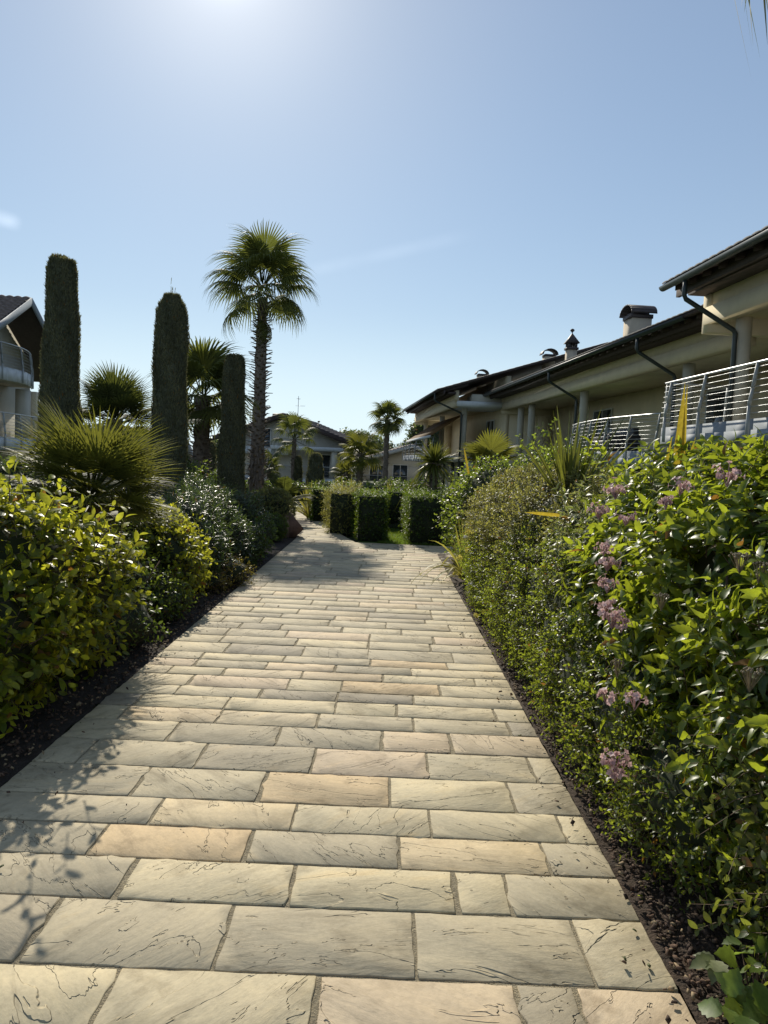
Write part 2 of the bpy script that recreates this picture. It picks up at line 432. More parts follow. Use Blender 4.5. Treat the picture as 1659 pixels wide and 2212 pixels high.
chips(130, lambda r: (RX - abs(r.normal(0, 0.12))) if r.rand() < .55 else (LX + abs(r.normal(0, 0.2))), 1.9, 10, 0.009, [M_bark[1], M_bark[5], plain('fallen_leaf', (0.10, 0.11, 0.03), 0.7, var=0.4), M_bark[3]], 'leaf_litter', 'small dry leaves and crumbs of bark scattered on the paving near its edges')
# ---- natural stone slabs
def stone_mat():
    m, t, b = mat('riven_sandstone')
    at = N(t, 'ShaderNodeAttribute', attribute_name='leafcol'); sp = N(t, 'ShaderNodeSeparateColor'); t.links.new(at.outputs['Color'], sp.inputs[0])
    geo = N(t, 'ShaderNodeNewGeometry')
    cmb = N(t, 'ShaderNodeCombineXYZ')                     # every slab gets its own patch of stone
    for i, k in enumerate((37.0, 91.0, 53.0)):
        mm = N(t, 'ShaderNodeMath', operation='MULTIPLY'); mm.inputs[1].default_value = k
        t.links.new(sp.outputs[2], mm.inputs[0]); t.links.new(mm.outputs[0], cmb.inputs[i])
    rot = N(t, 'ShaderNodeVectorRotate', rotation_type='Z_AXIS')
    ang = N(t, 'ShaderNodeMath', operation='MULTIPLY_ADD'); ang.inputs[1].default_value = 21.0; ang.inputs[2].default_value = 0
    sn = N(t, 'ShaderNodeMath', operation='SINE'); t.links.new(sp.outputs[2], ang.inputs[0]); t.links.new(ang.outputs[0], sn.inputs[0])
    t.links.new(geo.outputs['Position'], rot.inputs['Vector']); t.links.new(sn.outputs[0], rot.inputs['Angle'])
    ad = N(t, 'ShaderNodeVectorMath', operation='ADD'); t.links.new(rot.outputs[0], ad.inputs[0]); t.links.new(cmb.outputs[0], ad.inputs[1])
    vec = ad.outputs[0]
    base = ramp(t, sp.outputs[0], [(0.0, (0.285, 0.25, 0.195)), (0.2, (0.37, 0.325, 0.24)), (0.42, (0.49, 0.43, 0.305)), (0.62, (0.57, 0.495, 0.335)), (0.74, (0.54, 0.44, 0.32)), (0.86, (0.58, 0.48, 0.315)), (1.0, (0.57, 0.435, 0.265))])
    st = N(t, 'ShaderNodeMapping'); st.inputs['Scale'].default_value = (1.6, 5.0, 1); t.links.new(vec, st.inputs['Vector'])
    n1 = noise(t, 1.7, 8, 0.62, st.outputs[0], 0.8)
    v1 = ramp(t, n1.outputs[0], [(0.28, (0.66, 0.63, 0.58)), (0.45, (0.95, 0.93, 0.89)), (0.6, (1.03, 1.0, 0.94)), (0.75, (1.12, 1.02, 0.86))])
    mx = N(t, 'ShaderNodeMix', data_type='RGBA', blend_type='MULTIPLY'); mx.inputs['Factor'].default_value = 1
    t.links.new(base.outputs[0], mx.inputs['A']); t.links.new(v1.outputs[0], mx.inputs['B'])
    n3 = noise(t, 5.5, 7, 0.68, vec, 0.4)
    v3 = ramp(t, n3.outputs[0], [(0.30, (0.66, 0.63, 0.58)), (0.46, (1, 0.99, 0.97)), (0.7, (1.06, 1.04, 1.0))])
    mx2 = N(t, 'ShaderNodeMix', data_type='RGBA', blend_type='MULTIPLY'); mx2.inputs['Factor'].default_value = 0.9
    t.links.new(mx.outputs['Result'], mx2.inputs['A']); t.links.new(v3.outputs[0], mx2.inputs['B'])
    sg = noise(t, 60, 3, 0.7, vec); v4 = ramp(t, sg.outputs[0], [(0.3, (0.8, 0.8, 0.8)), (0.6, (1.03, 1.03, 1.03))])
    mx3 = N(t, 'ShaderNodeMix', data_type='RGBA', blend_type='MULTIPLY'); mx3.inputs['Factor'].default_value = 0.6
    t.links.new(mx2.outputs['Result'], mx3.inputs['A']); t.links.new(v4.outputs[0], mx3.inputs['B'])
    t.links.new(mx3.outputs['Result'], b.inputs['Base Color'])
    b.inputs['Roughness'].default_value = 0.8; b.inputs['Specular IOR Level'].default_value = 0.35
    # dirty, slightly mossy stains in broad patches and black pin pricks
    n5 = noise(t, 1.1, 6, 0.7, geo.outputs['Position'], 0.5)
    v5 = ramp(t, n5.outputs[0], [(0.30, (0.66, 0.64, 0.58)), (0.46, (1, 1, 1)), (0.8, (1.04, 1.03, 1.0))])
    vo = N(t, 'ShaderNodeTexVoronoi'); vo.inputs['Scale'].default_value = 9; vo.inputs['Randomness'].default_value = 1; t.links.new(geo.outputs['Position'], vo.inputs['Vector'])
    v6 = ramp(t, vo.outputs['Distance'], [(0.035, (0.25, 0.23, 0.2)), (0.06, (1, 1, 1))])
    mx4 = N(t, 'ShaderNodeMix', data_type='RGBA', blend_type='MULTIPLY'); mx4.inputs['Factor'].default_value = 1
    t.links.new(v5.outputs[0], mx4.inputs['A']); t.links.new(v6.outputs[0], mx4.inputs['B'])
    mx5 = N(t, 'ShaderNodeMix', data_type='RGBA', blend_type='MULTIPLY'); mx5.inputs['Factor'].default_value = 0.8
    t.links.new(mx3.outputs['Result'], mx5.inputs['A']); t.links.new(mx4.outputs['Result'], mx5.inputs['B'])
    t.links.new(mx5.outputs['Result'], b.inputs['Base Color'])
    # riven relief: split layers end in small ragged steps
    st2 = N(t, 'ShaderNodeMapping'); st2.inputs['Scale'].default_value = (1.0, 2.6, 1); t.links.new(vec, st2.inputs['Vector'])
    nb = noise(t, 1.9, 5, 0.55, st2.outputs[0], 0.6)
    k1 = N(t, 'ShaderNodeMath', operation='MULTIPLY'); k1.inputs[1].default_value = 5.5; t.links.new(nb.outputs[0], k1.inputs[0])
    fl = N(t, 'ShaderNodeMath', operation='FLOOR'); t.links.new(k1.outputs[0], fl.inputs[0])
    fr = N(t, 'ShaderNodeMath', operation='FRACT'); t.links.new(k1.outputs[0], fr.inputs[0])
    sm = N(t, 'ShaderNodeMapRange', interpolation_type='SMOOTHSTEP'); sm.inputs['From Min'].default_value = 0; sm.inputs['From Max'].default_value = 0.05
    t.links.new(fr.outputs[0], sm.inputs['Value'])
    stp = N(t, 'ShaderNodeMath', operation='ADD'); t.links.new(fl.outputs[0], stp.inputs[0]); t.links.new(sm.outputs[0], stp.inputs[1])
    # the layers bared by the splits differ a little in tone
    ls = N(t, 'ShaderNodeMath', operation='MULTIPLY_ADD'); ls.inputs[1].default_value = 12.9; t.links.new(stp.outputs[0], ls.inputs[0]); t.links.new(sp.outputs[2], ls.inputs[2])
    lsn = N(t, 'ShaderNodeMath', operation='SINE'); t.links.new(ls.outputs[0], lsn.inputs[0])
    lm = N(t, 'ShaderNodeMapRange'); lm.inputs['From Min'].default_value = -1; lm.inputs['To Min'].default_value = 0.86; lm.inputs['To Max'].default_value = 1.06; t.links.new(lsn.outputs[0], lm.inputs['Value'])
    lsc = N(t, 'ShaderNodeVectorMath', operation='SCALE'); t.links.new(mx5.outputs['Result'], lsc.inputs[0]); t.links.new(lm.outputs[0], lsc.inputs['Scale'])
    t.links.new(lsc.outputs[0], b.inputs['Base Color'])
    gate = noise(t, 2.3, 3, 0.5, vec)
    gm = N(t, 'ShaderNodeMapRange'); gm.inputs['From Min'].default_value = 0.42; gm.inputs['From Max'].default_value = 0.6
    t.links.new(gate.outputs[0], gm.inputs['Value'])
    s1 = N(t, 'ShaderNodeMath', operation='MULTIPLY'); t.links.new(stp.outputs[0], s1.inputs[0]); s1.inputs[1].default_value = 1.0
    fine = noise(t, 16, 7, 0.62, st2.outputs[0], 0.3)
    s2 = N(t, 'ShaderNodeMath', operation='MULTIPLY_ADD'); s2.inputs[1].default_value = 0.42; t.links.new(fine.outputs[0], s2.inputs[0])
    t.links.new(s1.outputs[0], s2.inputs[2])
    bp = N(t, 'ShaderNodeBump'); bp.inputs['Strength'].default_value = 1.0; bp.inputs['Distance'].default_value = 0.008
    t.links.new(s2.outputs[0], bp.inputs['Height'])
    t.links.new(bp.outputs[0], b.inputs['Normal'])
    return m
M_stone = stone_mat()
M_mortar = plain('sandy_mortar', (0.37, 0.31, 0.20), 0.95, var=0.45, scale=60, bump=1.0, bscale=160)

def clip_poly(poly, half):
    """clip polygon by the half plane a*x+b*y<=c"""
    a, b, c = half; o = []
    for i in range(len(poly)):
        p, q = poly[i], poly[(i + 1) % len(poly)]
        dp, dq = a*p[0]+b*p[1]-c, a*q[0]+b*q[1]-c
        if dp <= 0: o.append(p)
        if dp * dq < 0:
            t = dp / (dp - dq); o.append((p[0]+(q[0]-p[0])*t, p[1]+(q[1]-p[1])*t))
    return o
pr = np.random.RandomState(21)
slab_geo = Geo()
def slab(poly, hue, near):
    """one riven flagstone with a slightly chipped edge and its own small tilt"""
    if len(poly) < 3: return
    pts = []
    for i in range(len(poly)):
        p = np.array(poly[i]); q = np.array(poly[(i + 1) % len(poly)]); L = np.linalg.norm(q - p)
        k = max(1, int(L / (0.045 if near else 0.25)))
        nn = np.array([-(q - p)[1], (q - p)[0]]) / max(L, 1e-6)
        for j in range(k):
            w = p + (q - p) * j / k
            if near and j: w = w + nn * (0.0018 * pr.normal() - abs(pr.normal()) * (0.009 if pr.rand() < 0.08 else 0))
            elif near: w = w + nn * 0.0
            pts.append(w)
    pts = np.array(pts); c = pts.mean(0); n = len(pts)
    z = float(np.clip(pr.normal(0, 0.001), -.0015, .0025)); tx, ty = np.clip(pr.normal(0, 0.0022, 2), -.004, .004)
    def zz(a): return z + (a[:, 0] - c[0]) * tx + (a[:, 1] - c[1]) * ty
    d = nrmz(c - pts)
    ins = pts + d * 0.003
    V = np.concatenate([np.c_[ins, zz(ins)], np.c_[pts, zz(pts) - 0.0016], np.c_[pts, np.full(n, -0.05)]])
    F = [tuple(range(n))]
    for i in range(n):
        j = (i + 1) % n
        F += [(n + i, n + j, j, i), (2*n + i, 2*n + j, n + j, n + i)]
    cv = np.tile([hue, 0, pr.rand(), 1.0], (3 * n, 1))
    slab_geo.add(V, F, cv)
def zU(zx): return zx * 0.6
# near courses measured from the photograph: depth range, joints (bearing, mid height of the course) and stone tints
GAP = 0.016
rows = [  # y0, y1, joints x
    (1.50, 1.80, None), (1.80, 2.150, [G(208, 2190).x, G(678, 2190).x, G(1125, 2190).x, G(1262, 2190).x]),
    (2.150, 2.49, [G(52, 2050).x, G(472, 2050).x, G(897, 2050).x, G(1259, 2050).x]),
    (2.49, 2.757, [G(252, 1930).x, G(625, 1930).x, G(988, 1940).x, G(1105, 1950).x]),
    (2.757, 3.01, [G(186, 1845).x, G(527, 1850).x, G(862, 1860).x, G(1190, 1880).x]),
    (3.01, 3.262, [G(322, 1775).x, G(631, 1780).x, G(931, 1795).x, G(1225, 1810).x]),
    (3.262, 3.59, [G(284, 1710).x, G(561, 1715).x, G(841, 1728).x, G(1114, 1745).x]),
    (3.59, 3.92, [G(164, 1645).x, G(422, 1650).x, G(675, 1655).x, G(927, 1670).x, G(1161, 1688).x]),
    (3.92, 4.22, [G(360, 1598).x, G(596, 1600).x, G(826, 1610).x, G(975, 1618).x]),
    (4.22, 4.46, [G(248, 1555).x, G(464, 1560).x, G(685, 1564).x, G(893, 1572).x, G(1105, 1585).x]),
]
tints = {(4, 1): 0.99, (5, 1): 0.86, (6, 2): 0.97, (4, 3): 0.88, (1, 2): 0.72, (7, 3): 0.74, (2, 1): 0.36, (2, 2): 0.30, (2, 0): 0.2, (3, 0): 0.34,
         (2, 4): 0.45, (3, 4): 0.40, (8, 1): 0.3, (8, 2): 0.28, (7, 2): 0.22, (7, 1): 0.42, (6, 3): 0.62, (6, 0): 0.36, (5, 0): 0.34, (4, 0): 0.32, (1, 0): 0.6, (1, 1): 0.5, (3, 2): 0.6, (3, 1): 0.56, (5, 2): 0.5, (5, 3): 0.52}
y = 4.46
while y < 14.15:
    h = float(pr.choice([0.2, 0.24, 0.28, 0.32, 0.26])); rows.append((y, min(y + h, 14.15), None)); y += h
y = 14.15
while y < 22.5: rows.append((y, y + 0.27, None)); y += 0.27
orange_spots = [G(890, 1437), G(898, 1491), G(720, 1450)]
def path_edges(y):
    if y < 11.5: return LX, RX
    if y < 14.15: return LX, RX + 0.9
    t = (y - 14.15)
    return LX - 0.13 * max(0, y - 14.6) - 0.02 * max(0, t) ** 1.6, (-0.5 - 0.26 * t + 0.01 * t * t)
for ri, (y0, y1, js) in enumerate(rows):
    ym = (y0 + y1) / 2; xl, xr = path_edges(ym)
    xl2, xr2 = path_edges(y1 - 1e-3); xl1, xr1 = path_edges(y0 + 1e-3)
    lo, hi = min(xl1, xl2) - 0.03, max(xr1, xr2) + 0.02
    if js is None:
        js = []; x = lo + pr.uniform(0.15, 0.5)
        while x < hi - 0.18: js.append(x); x += float(pr.choice([0.36, 0.48, 0.54, 0.6, 0.66])) + pr.normal(0, 0.03)
    xs = [lo] + [j for j in js if j > lo + 0.06] + [hi]
    skip = len([j for j in js if j <= lo + 0.06])
    near = y1 < 7.5
    for si in range(len(xs) - 1):
        gp = GAP * (1 if near else 0.9)
        a, b_ = xs[si] + gp / 2, xs[si + 1] - gp / 2
        sk = pr.normal(0, 0.004, 4); cut = 0.006 + abs(pr.normal(0, 0.003))
        q = [(a + sk[0], y0 + gp*.4), (b_ + sk[1], y0 + gp*.4 + pr.normal(0, .002)), (b_ + sk[1] * .5, y1 - gp*.4 + pr.normal(0, .002)), (a + sk[0] * .5, y1 - gp*.4)]
        # cut along the two sides of the path
        for (xa, ya, xb, yb, sgn) in ((xl1, y0, xl2, y1, -1), (xr1, y0, xr2, y1, 1)):
            nx, ny = sgn * (yb - ya), -sgn * (xb - xa)
            q = clip_poly(q, (nx, ny, nx * xa + ny * ya))
        if len(q) < 3: continue
        hue = tints.get((ri, si + skip))
        if hue is None:
            hue = float(np.clip(pr.normal(0.47, 0.17), 0.06, 0.76))
            if pr.rand() < 0.02: hue = 0.82
        cx_, cy_ = sum(p[0] for p in q) / len(q), sum(p[1] for p in q) / len(q)
        for k, osp in enumerate(orange_spots):
            if abs(osp.x - cx_) < 0.25 and abs(osp.y - cy_) < 0.14: hue = 0.97 if k < 2 else 0.8
        slab(q, hue, near)
path = slab_geo.build('path', M_stone)
tag(path, kind='structure')
g = Geo(); vs = []; fs = []
ys = list(np.arange(1.45, 22.6, 0.15))
for y in ys:
    a, b_ = path_edges(y); vs += [(a + 0.002, y, -0.0052), (b_ - 0.002, y, -0.0052)]
for i in range(len(ys) - 1): fs.append((2*i, 2*i+1, 2*i+3, 2*i+2))
g.add(vs, fs); tag(g.build('path_bedding', M_mortar), kind='structure')

# lawn behind the box hedges
g = Geo(); g.add([(-0.45, 14.2, -0.02), (6, 14.2, -0.02), (8, 30, -0.02), (-1, 30, -0.02)], [(0, 1, 2, 3)])
tag(g.build('lawn', M_lawn), kind='structure')
M_blade = leafmat('grass_blade', (0.05, 0.1, 0.015), (0.09, 0.16, 0.02), (0.13, 0.2, 0.03), (0.35, 0.5, 0.05), 0.45, 0.5)
g = Geo(); r = np.random.RandomState(5); n = 9000
pos = np.c_[r.uniform(-0.1, 1.6, n), 14.25 + 3.3 * r.rand(n) ** 1.5, np.full(n, -0.02)]
scatter(g, leaf_tpl([0.05, 0.04], 0.1, 0.3), pos, np.c_[r.normal(0, .35, (n, 2)), np.ones(n)], np.c_[r.normal(0, 1, (n, 2)), np.full(n, .1)], r.uniform(.035, .07, n), r.rand(n), 1.2)
tag(g.build('grass', M_blade), 'short bright green grass of the lawn between the clipped hedges', 'grass', kind='stuff')

# sloped brown stone at the end of the left bed and the low edging beyond it
M_bstone = plain('brown_stone', (0.16, 0.095, 0.07), 0.85, var=0.35, scale=9, bump=0.9, bscale=28)
o = thing('stone_block', 'slanted brown stone block ending the left bed beside the path', 'stone block', (-1.8, 14.5, 0))
g = Geo(); prf = [(-0.22, 0), (0.13, 0.0), (0.30, 0.17), (0.06, 0.45), (-0.08, 0.45)]
g.prism([(x, 0, z) for x, z in prf], (-0.12, 0.55, 0)); g.build('block', M_bstone, o)
g = Geo(); g.hexa([(-0.26, -0.012, 0.0), (0.02, -0.012, 0), (0.02, 0.25, 0), (-0.26, 0.25, 0), (-0.13, -0.02, 0.43), (0.0, -0.02, 0.43), (0.0, 0.25, 0.46), (-0.13, 0.25, 0.46)])
g.build('lit_front_face', plain('brown_stone_lit', (0.25, 0.17, 0.13), 0.85, var=0.3, scale=12, bump=0.8, bscale=40), o)  # thin paler overlay: sunlight on the front face put into its colour
g = Geo(); k0 = P(655, 1118, 20.5); k1 = P(745, 1130, 19.2)
g.hexa([(k0.x, k0.y, 0), (k1.x, k1.y, 0), (k1.x, k1.y + .12, 0), (k0.x, k0.y + .12, 0), (k0.x, k0.y, .12), (k1.x, k1.y, .12), (k1.x, k1.y + .12, .12), (k0.x, k0.y + .12, .12)])
tag(g.build('kerb', M_bstone), 'low brown stone kerb at the far bend of the path', 'kerb')
# ================================================================== plants
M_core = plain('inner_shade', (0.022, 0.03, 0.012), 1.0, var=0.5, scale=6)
M_twig = plain('twig', (0.10, 0.065, 0.04), 0.85, var=0.3, scale=20)
M_gold = leafmat('golden_privet_leaf', (0.035, 0.075, 0.008), (0.10, 0.16, 0.012), (0.24, 0.27, 0.02), (0.72, 0.72, 0.05), 0.54, 0.42)
M_dkleaf = leafmat('dark_green_leaf', (0.02, 0.042, 0.011), (0.042, 0.075, 0.018), (0.07, 0.115, 0.024), (0.26, 0.36, 0.04), 0.42, 0.45)
M_midleaf = leafmat('mid_green_leaf', (0.025, 0.055, 0.01), (0.05, 0.10, 0.015), (0.10, 0.16, 0.03), (0.46, 0.58, 0.06), 0.48, 0.42)
M_olean = leafmat('oleander_leaf', (0.02, 0.042, 0.014), (0.045, 0.08, 0.025), (0.10, 0.14, 0.045), (0.20, 0.28, 0.05), 0.35, 0.36, spec=0.5)
M_weig = leafmat('weigela_leaf', (0.025, 0.06, 0.008), (0.07, 0.13, 0.012), (0.16, 0.21, 0.02), (0.54, 0.62, 0.04), 0.5, 0.40)
M_weigv = leafmat('variegated_weigela_leaf', (0.03, 0.06, 0.012), (0.05, 0.10, 0.016), (0.09, 0.15, 0.02), (0.4, 0.5, 0.05), 0.45, 0.4, edge=(0.52, 0.50, 0.22))
M_varg = leafmat('variegated_abelia_leaf', (0.05, 0.085, 0.012), (0.12, 0.16, 0.026), (0.28, 0.28, 0.07), (0.62, 0.58, 0.08), 0.48, 0.5, edge=(0.34, 0.33, 0.11))
M_small = leafmat('small_hedge_leaf', (0.024, 0.052, 0.010), (0.055, 0.10, 0.016), (0.11, 0.16, 0.022), (0.54, 0.64, 0.05), 0.46, 0.42)
M_box = leafmat('box_hedge_leaf', (0.022, 0.05, 0.008), (0.045, 0.09, 0.012), (0.11, 0.17, 0.02), (0.3, 0.42, 0.03), 0.4, 0.45)
M_cot = leafmat('cotoneaster_leaf', (0.03, 0.05, 0.012), (0.06, 0.095, 0.02), (0.12, 0.14, 0.03), (0.4, 0.45, 0.06), 0.42, 0.38)
M_bram = leafmat('bramble_leaf', (0.05, 0.09, 0.02), (0.09, 0.15, 0.03), (0.13, 0.2, 0.04), (0.36, 0.5, 0.07), 0.4, 0.5)
M_bramv = leafmat('pale_bramble_leaf', (0.12, 0.15, 0.06), (0.2, 0.23, 0.11), (0.3, 0.32, 0.18), (0.4, 0.45, 0.15), 0.4, 0.5)
M_bronze = leafmat('bronze_leaf', (0.09, 0.08, 0.015), (0.2, 0.17, 0.03), (0.32, 0.2, 0.04), (0.5, 0.42, 0.06), 0.4, 0.4)
M_pinkt = leafmat('pink_tip_leaf', (0.05, 0.05, 0.03), (0.12, 0.10, 0.07), (0.24, 0.17, 0.14), (0.3, 0.25, 0.15), 0.35, 0.5)
M_petal = leafmat('pink_petal', (0.30, 0.14, 0.14), (0.52, 0.34, 0.34), (0.70, 0.56, 0.54), (0.85, 0.58, 0.55), 0.4, 0.55, wither=False)
M_petaly = leafmat('yellow_petal', (0.5, 0.45, 0.05), (0.7, 0.62, 0.1), (0.8, 0.74, 0.25), (0.8, 0.7, 0.15), 0.4, 0.55)
M_petalw = leafmat('white_petal', (0.6, 0.6, 0.55), (0.72, 0.72, 0.68), (0.8, 0.8, 0.76), (0.7, 0.7, 0.65), 0.3, 0.5)
M_seed = plain('seed_head', (0.22, 0.17, 0.10), 0.85, var=0.3, scale=60)

def shrub(name, label, ells, n, L, k, ll, tpl, m, seed, cat='shrub', opp=True, up=0.5, inset=(0.78, 0.98), amp=0.14, a0=75, a1=30,
          width=1.0, stems=True, sag=0.25, tint=0.0, group=None, parent=None, tipcol=0.45, zmin=0.05, out=0.7, stem_r=0.003, coref=0.72, extra=None):
    rng = np.random.RandomState(seed)
    root = parent
    if root is None:
        e0 = ells[0]; root = thing(name, label, cat, (0, 0, 0), 0, group)
    gl = Geo(); gs = Geo()
    p, nn = blob_points(rng, ells, n, zmin, inset, amp, seed)
    d = nn * out + np.array([0, 0, up]) + rng.normal(0, 0.35, (n, 3))
    d[:, 2] = np.maximum(d[:, 2], -0.25)
    Ls = L * rng.uniform(0.6, 1.35, n)
    shoots(gl, rng, p - nrmz(d) * Ls[:, None] * 0.5, d, Ls, k, ll, tpl, opp, a0, a1, sag, width, tint, gs if stems else None, stem_r, tipcol)
    if extra is not None: extra(gl, gs, rng)
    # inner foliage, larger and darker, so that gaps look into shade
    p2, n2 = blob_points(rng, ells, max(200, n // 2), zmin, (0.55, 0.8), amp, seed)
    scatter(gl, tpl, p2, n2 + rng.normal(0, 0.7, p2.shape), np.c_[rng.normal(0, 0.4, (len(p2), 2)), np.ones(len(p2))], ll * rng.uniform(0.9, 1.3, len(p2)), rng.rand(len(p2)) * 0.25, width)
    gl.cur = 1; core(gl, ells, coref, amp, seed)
    c = gl
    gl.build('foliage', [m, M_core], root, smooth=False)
    # a few woody stems from the ground
    r2 = np.random.RandomState(seed + 1)
    for e in ells:
        for q in range(4):
            b = Vector((e[0] + r2.normal(0, e[3] * .25), e[1] + r2.normal(0, e[4] * .25), 0))
            t = Vector((e[0] + r2.normal(0, e[3] * .4), e[1] + r2.normal(0, e[4] * .4), e[2] + e[5] * .4))
            gs.tube([b, (b + t) / 2 + Vector((r2.normal(0, .04), r2.normal(0, .04), 0)), t], [.014, .01, .005], 5)
    gs.build('stems', M_twig, root)
    return root

def flower_ball(rng, c, r, n, petal=0.022):
    """one open cluster of small five-petalled flowers"""
    gq = Geo()
    for i in range(n):
        d = nrmz(rng.normal(size=3)); d[2] = abs(d[2]) * 0.6 - 0.15; d = nrmz(d)
        p = np.array(c) + d * r * rng.uniform(0.35, 0.9)
        a = nrmz(np.cross(d, rng.normal(size=3))); b = np.cross(d, a)
        th = np.arange(5) * 1.2566 + rng.rand()
        yd = a * np.cos(th)[:, None] + b * np.sin(th)[:, None] + d * 0.45
        gq.tube([tuple(np.array(c) - np.array([0, 0, r * .6])), tuple((np.array(c) + p) / 2), tuple(p)], .0015, 3, False)
        scatter(gq, OVAL_LO, np.tile(p, (5, 1)), yd, np.tile(d, (5, 1)), petal * rng.uniform(.8, 1.2, 5), np.full(5, rng.uniform(0.05, 1.0)), 1.6)
    return gq

# ---------- right side, from the camera away
def wtop(gl, gs, rng):          # long free shoots that stick up out of the top
    n = 70
    b = np.c_[rng.uniform(1.35, 2.35, n), rng.uniform(2.2, 5.2, n), rng.uniform(1.30, 1.5, n)]
    d = np.c_[rng.normal(-0.1, .3, n), rng.normal(-.1, .3, n), np.ones(n)]
    shoots(gl, rng, b, d, rng.uniform(.15, .34, n), 5, 0.082, ACUM, True, 75, 35, 0.2, 1.0, 0.25, gs, 0.0035)
W_ELLS = [(1.76, 1.5, .64, .62, .55, .74), (1.82, 2.35, .80, .72, .65, .82), (1.80, 3.2, .82, .74, .65, .82), (1.80, 4.05, .84, .74, .6, .80), (2.02, 4.9, .80, .78, .6, .78)]
weig = shrub('weigela_shrub', 'tall bright green shrub with pink flower clusters filling the right foreground', W_ELLS, 4000, 0.25, 5, 0.09, ACUM, M_weig, 31, up=0.65, amp=0.16, a0=80, a1=35, inset=(0.8, 1.03), sag=0.3, extra=wtop, tipcol=0.6)
rng = np.random.RandomState(77)
fl_spots = [(1330, 1060, 3.4), (1352, 1120, 3.2), (1470, 1052, 2.9), (1295, 1105, 3.7), (1438, 1085, 3.0), (1305, 1185, 3.5), (1312, 1215, 3.4),
            (1312, 1265, 3.1), (1308, 1310, 3.0), (1322, 1335, 2.9), (1342, 1350, 2.9), (1312, 1505, 2.75), (1328, 1645, 2.6), (1372, 1515, 2.55), (1330, 1672, 2.55), (1572, 1028, 2.8)]
for i, (px, py, Y) in enumerate(fl_spots):
    c = P(px, py, Y)
    c = P(px, py, Y - 0.14)
    flower_ball(rng, c, 0.05 if i % 3 else 0.065, 14 if i % 3 else 22, 0.012).build('flower_cluster', M_petal, weig)
# cream-edged shoots among the weigela, a second plant behind the first
def vtop(gl, gs, rng):
    n = 60
    b = np.c_[rng.uniform(1.25, 2.1, n), rng.uniform(3.4, 5.4, n), rng.uniform(1.22, 1.45, n)]
    d = np.c_[rng.normal(-0.15, .35, n), rng.normal(-.1, .3, n), np.ones(n)]
    shoots(gl, rng, b, d, rng.uniform(.12, .26, n), 4, 0.07, ACUM, True, 75, 35, 0.3, 0.9, 0.2, gs, 0.003)
shrub('variegated_shrub', 'cream edged green shrub between the pink flowers and the yellowish hedge', [(1.50, 4.7, .92, .48, .45, .52), (1.7, 5.4, .9, .6, .5, .56)], 700, 0.2, 5, 0.06, ACUM_LO, M_weigv, 33, up=0.6, amp=0.18, extra=vtop)
# small-leaved clipped hedge low along the edge
S_ELLS = [(1.36 - .012 * (i % 3), 2.9 + 0.62 * i, (.26, .30, .34, .42)[min(i, 3)], .42 + .01 * (i % 3), .55, (.36, .42, .50, .66)[min(i, 3)] + .05 * (i % 2)) for i in range(10)]
shrub('small_leaved_hedge', 'dark small leaved hedge running low along the right edge of the path', S_ELLS, 7200, 0.13, 6, 0.030, OVAL_LO, M_small, 35, cat='hedge', up=0.35, amp=0.10, inset=(0.86, 1.04), a0=70, a1=35)
# yellowish variegated abelia above and behind it
A_ELLS = [(1.62, 6.3, .88, .66, .6, .62), (1.60, 7.1, .9, .68, .6, .62), (1.58, 7.9, .88, .66, .6, .63), (1.50, 8.6, .82, .58, .55, .62), (1.7, 5.6, .95, .5, .5, .5)]
shrub('variegated_abelia', 'yellowish cream leaved clipped shrub in the middle of the right hedge', A_ELLS, 6500, 0.15, 6, 0.033, OVAL_LO, M_varg, 36, up=0.45, amp=0.11, inset=(0.86, 1.04), tint=-0.05)
yfl = shrub('yellow_flowered_shrub', 'low green shrub with yellow and white flowers at the far corner of the right hedge', [(1.32, 8.7, .5, .42, .5, .55), (1.36, 8.0, .42, .42, .5, .45), (1.4, 9.2, .5, .5, .45, .52)], 1500, 0.14, 5, 0.034, OVAL_LO, M_midleaf, 37, up=0.35, amp=0.12)
rng = np.random.RandomState(78)
for (px, py, Y) in [(1010, 1190, 8.0), (1028, 1212, 7.8), (1035, 1235, 7.7), (1056, 1215, 7.6), (1078, 1225, 7.3), (1030, 1330, 7.3), (1046, 1322, 7.2), (1072, 1392, 6.4), (992, 1205, 8.2), (1102, 1205, 7.2), (985, 1240, 8.2), (1012, 1150, 8.1)]:
    flower_ball(rng, P(px, py, Y), 0.035, 6, 0.022).build('yellow_flower', M_petaly, yfl)
for (px, py, Y) in [(1025, 1190, 7.9), (1062, 1180, 7.4), (1075, 1185, 7.3), (1005, 1160, 8.2), (1018, 1262, 7.7)]:
    flower_ball(rng, P(px, py, Y), 0.03, 5, 0.016).build('white_flower', M_petalw, yfl)
# fresh green arching shrub behind, with a thin leafy leader
def climb(gl, gs, rng):
    for (a, b) in (((1188, 1010), (1185, 905)), ((1150, 1000), (1160, 925)), ((1215, 1010), (1205, 915)), ((1240, 1010), (1222, 945)), ((1120, 1010), (1128, 950)), ((1170, 980), (1172, 930))):
        Y = 10.2; p = P(*a, Y); q = P(*b, Y)
        for j in range(5):
            bb = np.array([p + (q - p) * (j / 5)]); dd = np.array([[rng.normal(0, .4), rng.normal(0, .4), 1.0]])
            shoots(gl, rng, bb, dd, 0.25, 4, 0.07, OVAL, False, 75, 40, 0.4, 1.1, 0.3, gs, 0.004)
G_ELLS = [(1.75, 11.2, .85, .75, .8, .85), (2.45, 11.0, 1.0, .7, .8, .9), (1.55, 12.0, .75, .6, .6, .8), (2.6, 10.2, 1.0, .7, .7, .88), (2.3, 9.4, .9, .7, .7, .85)]
